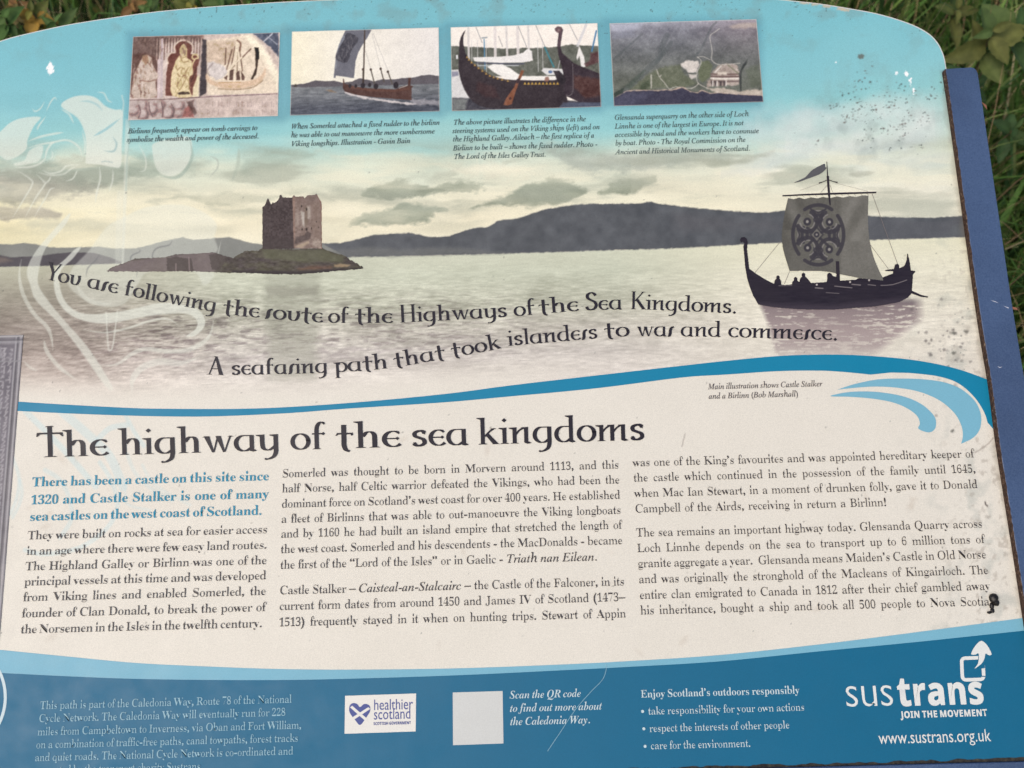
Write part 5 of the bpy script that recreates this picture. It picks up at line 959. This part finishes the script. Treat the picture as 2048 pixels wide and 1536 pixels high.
W1 = [(1674.4, 779.5), (1706.9, 768.8), (1751.3, 759.5), (1792.3, 757.2), (1843.6, 758.5), (1888, 764.7), (1922.2, 778.3), (1949.5, 802.3), (1961.5, 829.6), (1959.8, 857), (1946, 875.7), (1922, 887.5)]
W1b = [(1922, 887.5), (1925.6, 870.6), (1922, 850), (1908.5, 826.2), (1881, 802.3), (1843.6, 785.2), (1802.5, 776.6), (1758, 773.2), (1717, 775), (1674.4, 779.5)]
W2 = [(1660.7, 792.3), (1689.8, 785.2), (1724, 782.8), (1765, 785.2), (1809.4, 793.7), (1843.6, 809), (1867.5, 831.3), (1872, 848.4), (1867.5, 860.4), (1855.5, 864.8), (1836.7, 857.6), (1839.5, 846.7), (1833.3, 831.3), (1812.8, 816), (1782, 804), (1741, 797), (1700, 793.7)]
flat('wave_curl', [smooth(W1, 5, False)[:-1]+smooth(W1b, 5, False)[:-1]], M_LIGHT, wb, .15); flat('wave_curl', [smooth(W2, 5)], M_LIGHT, wb, .16)
F1 = [(0, 1299.6), (136.7, 1313.2), (273.4, 1326), (410, 1332.7), (546.8, 1337.8), (700, 1339.3), (900, 1337), (1099.5, 1330), (1250, 1322.6), (1437, 1310.2), (1634.5, 1289.3), (1831.7, 1264.5), (2045, 1236)]
F2 = [(0, 1345.7), (136.7, 1352.5), (273.4, 1357.7), (410, 1359.7), (546.8, 1360), (680, 1357.9), (900, 1351), (1099.5, 1341.7), (1250, 1334), (1437, 1322.8), (1634.5, 1303), (1831.7, 1284), (2045, 1261.5)]
def to_b(pts): X, Y = bd(*np.array(smooth(pts, 5, False)).T); return list(zip(X, Y))
def band(top_, bot_):
    t_ = to_b(top_); g = (t_[1][1]-t_[0][1])/(t_[1][0]-t_[0][0]); t_ = [(XL, t_[0][1]+(XL-t_[0][0])*g*1.2)]+t_
    e = t_[-1]; g = (t_[-1][1]-t_[-2][1])/(t_[-1][0]-t_[-2][0]); t_ = t_+[(288.2, e[1]+(288.2-e[0])*g)] if e[0] < 288 else t_
    if bot_ is None: return t_+[(288.6, YB), (XL, YB)]
    q = band(bot_, None)[:-2]; return t_+q[::-1]
fb = flat('footer_band', [band(F2, None)], M_FOOT, board, .12, board=True); flat('footer_stripe', [band(F1, [(x, y+.4) for x, y in F2])], M_LIGHT, fb, .10, board=True)
I = Ink()
for t, *e in (('This path is part of the Caledonia Way, Route 78 of the National', 80.3, 1417.5, 583.7, 1405.5), ('Cycle Network. The Caledonia Way will eventually run for 228', 78, 1444, 571.4, 1431), ('miles from Campbeltown to Inverness, via Oban and Fort William,', 75.2, 1470.4, 603.2, 1456.8), ('on a combination of traffic-free paths, canal towpaths, forest tracks', 72.5, 1496, 597, 1483), ('and quiet roads. The National Cycle Network is co-ordinated and', 70, 1521.7, 586.8, 1508.7), ('promoted by the transport charity Sustrans.', 68, 1548, 406, 1539)): text_line(I, t, 'reg', *e, 14.6)
I.build('footer_lettering', M_FT, fb)
I = Ink(); text_line(I, 'Enjoy Scotland’s outdoors responsibly', 'bold', 1281.4, 1393, 1599, 1388.7, 14.4)
for t, *e in (('take responsibility for your own actions', 1296, 1427, 1609.2, 1422.6), ('respect the interests of other people', 1298.5, 1461.7, 1579, 1458), ('care for the environment.', 1301, 1496.8, 1501.5, 1494.4)):
    text_line(I, t, 'reg', *e, 14.2); X, Y = bd(e[0]-11, e[1]-4.5); aa = np.linspace(0, 2*math.pi, 11)[:-1]; I.add(np.column_stack([X+.85*np.cos(aa), Y+.85*np.sin(aa)]), np.array([(0, i, i+1) for i in range(1, 9)]))
I.build('advice_lettering', M_FTB, fb)
I = Ink()
for t, *e in (('Scan the QR code', 1019.5, 1396.5, 1162.5, 1393.6), ('to find out more about', 1020.4, 1422.9, 1204.4, 1419.4), ('the Caledonia Way.', 1021, 1449.2, 1181, 1446.9)): text_line(I, t, 'itbold', *e, 14.4)
I.build('code_lettering', M_FTB, fb)
flat('blank_code_square', [[(905.5, 1384.8), (1005.2, 1381.9), (1006.9, 1486.7), (906.1, 1490.3)]], M_PALE, fb, .2)
lab = flat('health_label', [[(690.2, 1391.5), (832.3, 1386.8), (831.4, 1462.7), (689.3, 1467.4)]], M_WHITE, board, .2); tag(lab, 'small white label with a blue heart flag')
hz_ = lambda p: Z(660, 1250, 3.413, p)
flat('heart_emblem', [smooth(hz_([(205, 560), (230, 540), (255, 540), (274, 556), (275, 585), (262, 610), (240, 642), (205, 683), (170, 645), (142, 610), (131, 580), (135, 550), (155, 533), (185, 538)]), 3)], M_PURP, lab, .26)
flat('saltire', [hz_([(138, 562), (152, 550), (256, 640), (243, 655)]), hz_([(276, 572), (262, 560), (150, 632), (162, 647)])], M_WHITE, lab, .30)
I = Ink(); text_line(I, 'healthier', 'sans', 747, 1420, 826, 1418, 19); text_line(I, 'scotland', 'sans', 747, 1439, 822, 1437, 19); text_line(I, 'SCOTTISH GOVERNMENT', 'black', 747, 1450.1, 822, 1447.8, 5.4)
I.build('label_lettering', M_PURP, lab, .3)
I = Ink(); text_line(I, 'sus', 'light', 1689.7, 1413.9, 1790, 1411.3, 54); text_line(I, 'trans', 'black', 1796, 1411, 1970, 1406.8, 52); text_line(I, 'JOIN THE MOVEMENT', 'black', 1802, 1436, 1974.5, 1431.3, 12.6); text_line(I, 'www.sustrans.org.uk', 'sans', 1757.5, 1487.3, 1981.6, 1482.4, 21.5)
lg = I.build('charity_logo', M_LOGO, board); tag(lg, 'white charity logo lettering with an arrow box')
kz = lambda p: Z(1240, 1240, 2.535, p)
def ring(outer, inner): return [outer[i] for i in range(len(outer))]+[outer[0], inner[0]]+inner[:0:-1]+[inner[0]]
def rrect(x0, y0, x1, y1, r_, n_=5):
    out = []
    for cx_, cy_, a0 in ((x1-r_, y1-r_, 0), (x0+r_, y1-r_, 90), (x0+r_, y0+r_, 180), (x1-r_, y0+r_, 270)):
        out += [(cx_+r_*math.cos(math.radians(a0+90*i/n_)), cy_+r_*math.sin(math.radians(a0+90*i/n_))) for i in range(n_+1)]
    return out
def shear(p): return kz([(x-(y-245)*.0+(y-188)*.05, y-(x-1785)*.03) for x, y in p])
bx = rrect(1730, 192, 1838, 302, 18)
flat('logo_arrow_box', [thick(shear(bx+[bx[0], bx[1]]), 7)], M_LOGO, lg, .22)
flat('logo_arrow_gap', [shear([(1815, 185), (1850, 185), (1845, 245), (1812, 250)])], M_FOOT, lg, .30)
flat('logo_arrow', [smooth(kz([(1778, 172), (1800, 130), (1830, 105), (1860, 128), (1882, 172), (1868, 178), (1852, 170), (1846, 195), (1830, 222), (1796, 246), (1812, 222), (1818, 190), (1815, 168), (1800, 175)]), 3)], M_LOGO, lg, .36)
aa = np.linspace(-math.pi, math.pi, 90); flat('emblem_ring', [thick([(-95+106*math.cos(t), 1394+112*math.sin(t)) for t in aa], 6)], M_FTB, fb, .2)
hl = (lambda r_: [thick(smooth(r_, 6, False), .9)])
flat('hairline_scratch', hl([(1211, 1326), (1212, 1340), (1204, 1360), (1180, 1385), (1150, 1420), (1120, 1465), (1095, 1502)]), M_FT, fb, .42)

# black tar blob stuck on the panel
m, n, l, b = mat_base('black_tar', .34, .35); b.inputs['Base Color'].default_value = (.012, .010, .009, 1); t = noise(n, l, 260, 3); bp = n.new('ShaderNodeBump'); bp.inputs['Strength'].default_value = .8; bp.inputs['Distance'].default_value = .001; l.new(t.outputs['Fac'], bp.inputs['Height']); l.new(bp.outputs[0], b.inputs['Normal']); M_TAR = m
def blob(name, pts, mat, parent):
    bm = bmesh.new(); r3 = np.random.default_rng(9)
    for u_, v_, ru, rv, h in pts:
        X, Y = bd(u_, v_); g = bmesh.ops.create_icosphere(bm, subdivisions=3, radius=1)
        for v in g['verts']:
            k = 1+.22*(vnoise(np.array([v.co.x*2+u_]), np.array([v.co.y*2+v.co.z+v_]))[0]-.5)
            q = to_local([[X+v.co.x*ru*.29*k, Y+v.co.y*rv*.29*k, .4+max(v.co.z, -.1)*h*k]])[0]; v.co = q
    for f in bm.faces: f.smooth = True
    me = bpy.data.meshes.new(name); bm.to_mesh(me); bm.free(); return new_obj(name, me, parent, mat)
o = blob('tar_blob', [(1986, 1197, 9, 10.5, 2.4), (1990, 1204, 7, 8, 2.0), (1983, 1212, 4.5, 7, 1.0), (1984, 1221, 4, 5, .8), (1978, 1225, 5, 2.6, .6)], M_TAR, board); tag(o, 'glossy black blob stuck on the white panel after the last word')
# ------------------------------------------------------------------ bank, grass and plants behind the board
def ss(x): x = np.clip(x, 0, 1); return x*x*(3-2*x)
def ground(x, y): return 0.42*ss((y+.55)/.75)+.40*ss((y-.25)/1.1)+.06*(fbm(x*2.3+7, y*2.3, 3)-.5)+.03*np.clip(y-1.4, 0, 30)
m, n, l, b = mat_base('dark_soil', .95, .2); t = noise(n, l, 14, 6, .7); r = ramp(n, l, t.outputs['Fac'], [(.3, (.014, .015, .008)), (.55, (.04, .052, .018)), (.75, (.075, .078, .03))]); l.new(r.outputs[0], b.inputs['Base Color'])
gx = np.concatenate([np.linspace(-60, -3, 20), np.linspace(-2.8, 2.8, 90), np.linspace(3, 60, 20)]); gy = np.concatenate([np.linspace(-20, -1.5, 12), np.linspace(-1.4, 2.8, 80), np.linspace(3, 80, 24)])
Xm, Ym = np.meshgrid(gx, gy); Vg = np.stack([Xm.ravel(), Ym.ravel(), ground(Xm.ravel(), Ym.ravel())], -1); q = np.arange(len(Vg)).reshape(len(gy), len(gx))
g_o = mesh_np('ground', Vg, np.stack([q[:-1, :-1].ravel(), q[:-1, 1:].ravel(), q[1:, 1:].ravel(), q[1:, :-1].ravel()], -1), m, None, None, True); tag(g_o, kind='structure')

def leaf_mat(name, rough, trans):
    m, n, l, b = mat_base(name, rough, .22)
    a = n.new('ShaderNodeAttribute'); a.attribute_name = 'ink'; t = noise(n, l, 90, 3); r = ramp(n, l, t.outputs['Fac'], [(.3, (.72, .74, .7)), (.7, (1.15, 1.12, 1.05))])
    c = mul(n, l, a.outputs['Color'], r.outputs[0]); l.new(c, b.inputs['Base Color'])
    tr = n.new('ShaderNodeBsdfTranslucent'); l.new(c, tr.inputs[0]); mx = n.new('ShaderNodeMixShader'); mx.inputs[0].default_value = trans
    l.new(b.outputs[0], mx.inputs[1]); l.new(tr.outputs[0], mx.inputs[2]); l.new(mx.outputs[0], n['Material Output'].inputs[0]); return m
M_GRASS = leaf_mat('grass_blades', .6, .35); M_LEAF = leaf_mat('leaf_green', .62, .3)
m, n, l, b = mat_base('stem', .6); b.inputs['Base Color'].default_value = (.10, .085, .04, 1); M_STEM = m
GREENS = np.array([(.055, .115, .024), (.075, .15, .034), (.10, .165, .04), (.042, .09, .032), (.13, .17, .055)]); STRAW = np.array([(.30, .23, .12), (.24, .17, .09), (.36, .30, .18), (.20, .13, .08)])
def blades(N, r, xr, yr, hr, wr, straw, lean, keep=None):
    x = r.uniform(*xr, N); y = r.uniform(*yr, N)
    if keep is not None: k = keep(x, y, r); x, y = x[k], y[k]; N = len(x)
    z = ground(x, y)-.01; h = r.uniform(*hr, N); w = r.uniform(*wr, N); az = r.uniform(0, 2*np.pi, N); L = r.uniform(*lean, N); tw = r.uniform(-1, 1, N)*.8
    isS = r.random(N) < straw
    col = np.where(isS[:, None], STRAW[r.integers(0, 4, N)], GREENS[r.integers(0, 5, N)])*r.uniform(.9, 2.2, N)[:, None]; w = np.where(isS, w*.55, w)
    K = 7; t = np.linspace(0, 1, K); V = np.zeros((N, K, 2, 3)); C = np.zeros((N, K, 2, 3))
    th = L[:, None]*t[None]**1.3*1.7; dr = h/(K-1)
    sx = np.cumsum(np.sin(th), 1)*dr[:, None]; sz = np.cumsum(np.cos(th), 1)*dr[:, None]
    px = x[:, None]+sx*np.cos(az)[:, None]; py = y[:, None]+sx*np.sin(az)[:, None]; pz = z[:, None]+sz
    wa = az[:, None]+np.pi/2+tw[:, None]*t; ww = w[:, None]/2*np.clip((1-t**2.2), .04, 1)*np.minimum(1, .5+t*2)
    for s, sg in ((0, -1), (1, 1)):
        V[:, :, s, 0] = px+sg*ww*np.cos(wa); V[:, :, s, 1] = py+sg*ww*np.sin(wa); V[:, :, s, 2] = pz
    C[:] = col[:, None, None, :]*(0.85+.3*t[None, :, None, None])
    o = np.arange(N)[:, None]*K*2+np.arange(K-1)[None]*2; F = np.stack([o, o+1, o+3, o+2], -1).reshape(-1, 4)
    return V.reshape(-1, 3), F, C.reshape(-1, 3)
def join(parts):
    V = []; F = []; C = []; k = 0
    for v, f, c in parts: V.append(v); F.append(f+k); C.append(c); k += len(v)
    return np.concatenate(V), np.concatenate(F), np.concatenate(C)
rg = np.random.default_rng(21)
behind = lambda x, y, r: (y > .30+.0*x) | (x > .42) | (x < -.58)
parts = [blades(15000, rg, (-1.9, 1.9), (.02, 1.9), (.16, .42), (.003, .0075), .22, (.35, 1.0), behind), blades(2600, rg, (-1.7, 1.7), (.25, 1.5), (.30, .55), (.002, .004), .8, (.3, 1.1), behind), blades(4200, rg, (.38, 1.5), (-.15, 1.2), (.2, .42), (.004, .009), .07, (.4, 1.1)), blades(3500, rg, (-6, 6), (1.8, 6), (.25, .5), (.01, .02), .2, (.3, .9)), blades(3000, rg, (1.4, 4.5), (-1.5, 1.9), (.12, .3), (.006, .012), .2, (.4, 1.1)), blades(3000, rg, (-4.5, -1.8), (-1.5, 1.9), (.12, .3), (.006, .012), .2, (.4, 1.1))]
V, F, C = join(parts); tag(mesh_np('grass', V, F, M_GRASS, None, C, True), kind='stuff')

def leaf(L, Wd, col, serr=.0, curl=.25, n_=9):
    """ovate leaf along +x, folded at the midrib; returns V, F, C"""
    t = np.linspace(0, 1, n_); w = Wd/2*np.sin(np.pi*np.clip(t, 0, 1)**.75)**.9; w[-1] = 0; w[0] = Wd*.02
    w = w*(1+serr*np.where(np.arange(n_) % 2, 1, -1)); w[-1] = 0
    V = []; C = []
    for k in range(n_):
        x = t[k]*L; z = -curl*L*t[k]**2
        for f in (-1, -.5, 0, .5, 1): V.append((x, f*w[k], z+abs(f)*w[k]*.45)); C.append(np.array(col)*(1.18 if f == 0 else 1.0))
    F = []
    for k in range(n_-1):
        for s in range(4): a = k*5+s; F.append((a, a+1, a+6, a+5))
    return np.array(V), np.array(F), np.array(C)
def rotv(V, yaw, pitch, roll):
    R_ = Matrix.Rotation(yaw, 3, 'Z') @ Matrix.Rotation(-pitch, 3, 'Y') @ Matrix.Rotation(roll, 3, 'X'); return V @ np.array(R_).T
# low leafy undergrowth between the blades
pr = []
for _ in range(2600):
    x, y = rg.uniform(-1.6, 1.6), rg.uniform(.1, 1.5)
    if y < .3 and -.6 < x < .42: continue
    c = np.array([(.035, .07, .02), (.05, .10, .028), (.07, .11, .03), (.14, .13, .03)][rg.choice(4, p=[.4, .35, .2, .05])])*rg.uniform(.7, 1.2)
    L_ = rg.uniform(.02, .05); V, F, C = leaf(L_, L_*rg.uniform(.45, .8), c, 0, .3, 6); V = rotv(V, rg.uniform(0, 6.28), rg.uniform(-.5, .6), rg.uniform(-.6, .6))
    pr.append((V+np.array([x, y, ground(np.array([x]), np.array([y]))[0]+rg.uniform(.01, .16)]), F, C))
V, F, C = join(pr); tag(mesh_np('undergrowth', V, F, M_LEAF, None, C, True), kind='stuff')

def at(u_, v_, d_):                               # a point seen at artwork position (u, v), d metres away
    w = np.array([(u_-1024)/FPX, (v_-768)/FPX, 1.0]); w /= np.linalg.norm(w); return np.array(_p)+np.array(bvec(ROT.T @ w))*d_
def tube(name, pts, r0, r1, mat, parent):
    P = np.array(smooth(pts, 5, False)); V = []; F = []; k = len(P)
    for i, p in enumerate(P):
        r_ = r0+(r1-r0)*i/(k-1)
        for a_ in range(6): V.append(p+np.array([math.cos(a_*1.047)*r_, math.sin(a_*1.047)*r_, 0]))
    for i in range(k-1):
        for a_ in range(6): F.append((i*6+a_, i*6+(a_+1) % 6, i*6+6+(a_+1) % 6, i*6+6+a_))
    return mesh_np(name, np.array(V), F, mat, parent, None, True)
TILT = np.array(Matrix.Rotation(math.radians(48), 3, 'X'))               # leaves turned to the open side of the bank
def herb(u_, v_, d_, size, nodes, cols, label, group, seed, wide=.55, serr=.07, spread=.3, gap=.6):
    r = np.random.default_rng(seed); tip = at(u_, v_, d_)
    bx_, by_ = tip[0]+r.uniform(-.06, .06), tip[1]+.05+r.uniform(0, .06); base = np.array([bx_, by_, ground(np.array([bx_]), np.array([by_]))[0]-.02])
    e = bpy.data.objects.new('leafy_plant', None); COL.objects.link(e); e.location = base; tag(e, label, 'plant', group)
    top_ = tip-base; mid = top_*.55+np.array([r.uniform(-.03, .03), .02, 0]); path = np.array(smooth([(0, 0, 0), tuple(mid), tuple(top_)], 12, False))
    tube('stem', [(0, 0, 0), tuple(mid), tuple(top_)], .0024, .0012, M_STEM, e)
    pr = []; yaw0 = r.uniform(0, 3); s = 0.0; Lp = np.linalg.norm(np.diff(path, axis=0), axis=1).sum()
    for k in range(nodes):
        f = max(.12, 1-s/Lp); p = path[int(f*(len(path)-1))]; L_ = size*(.45+.55*min(1, k/1.6))*r.uniform(.85, 1.15); s += size*gap*(.35+.4*k*.5)
        for q_ in range(2):
            c = np.array(cols[r.integers(len(cols))])*r.uniform(.8, 1.2)
            V, F, C = leaf(L_, L_*wide*r.uniform(.85, 1.1), c, serr, r.uniform(.1, .35), 12); V = rotv(V, yaw0+q_*math.pi+r.uniform(-.25, .25), spread*(1 if k > 0 else 2)*r.uniform(.3, 1.2), r.uniform(-.35, .35))
            V = V @ TILT.T; pr.append((V+p, F, C))
        yaw0 += math.pi/2+r.uniform(-.2, .2)
    V, F, C = join(pr); mesh_np('leaves', V, F, M_LEAF, e, C, True); return e
DG = [(.05, .10, .035), (.07, .12, .04), (.085, .13, .04)]; OG = [(.11, .14, .045), (.14, .15, .045), (.08, .125, .04)]; YG = [(.20, .19, .04), (.34, .25, .05), (.14, .16, .04), (.40, .24, .05)]; RG = [(.22, .12, .05), (.30, .17, .06), (.16, .13, .05)]; BG = [(.08, .15, .04), (.06, .12, .03), (.10, .16, .05)]
GRP = 'leafy plants behind the board'
for args in (
 (1985, 62, 1.24, .052, 4, OG, 'broad leafed dark olive plant spreading beside the top right corner of the board', 21, .55),
 (2044, 50, 1.28, .05, 3, DG, 'deep green toothed plant at the far top right corner of the picture', 22, .6),
 (1940, 168, 1.36, .05, 3, DG, 'dark green plant low behind the top of the blue side rail', 23, .5),
 (1915, 18, 1.38, .044, 3, OG, 'olive leafed plant overhanging the rounded right shoulder of the panel', 24, .5),
 (2030, 255, 1.30, .04, 3, DG, 'small dark plant among the grass right of the blue rail', 25, .5),
 (62, 22, 1.26, .026, 5, YG, 'yellowing plant with golden leaves above the top left edge of the panel', 31, .7),
 (8, 35, 1.26, .028, 4, BG, 'bright green leaved plant in the top left corner of the picture', 32, .7),
 (110, 45, 1.24, .034, 3, BG, 'green plant with long narrow leaves beside the golden one', 33, .36),
 (30, 8, 1.3, .022, 4, RG, 'plant with small rust brown leaves behind the golden one', 34, .7),
 (372, 8, 1.26, .026, 4, YG, 'plant with big lemon yellow leaves over the top edge left of centre', 35, .8),
 (298, 14, 1.3, .024, 4, BG, 'small green plant between the dry twigs and the lemon yellow leaves', 36, .6),
 (262, 6, 1.32, .03, 3, RG, 'brown withered plant in the shade above the first small photograph', 37, .5),
 (440, -4, 1.3, .03, 3, BG, 'green plant just right of the lemon yellow leaves', 38, .6)):
    herb(*args[:6], args[6], GRP, args[7], args[8])
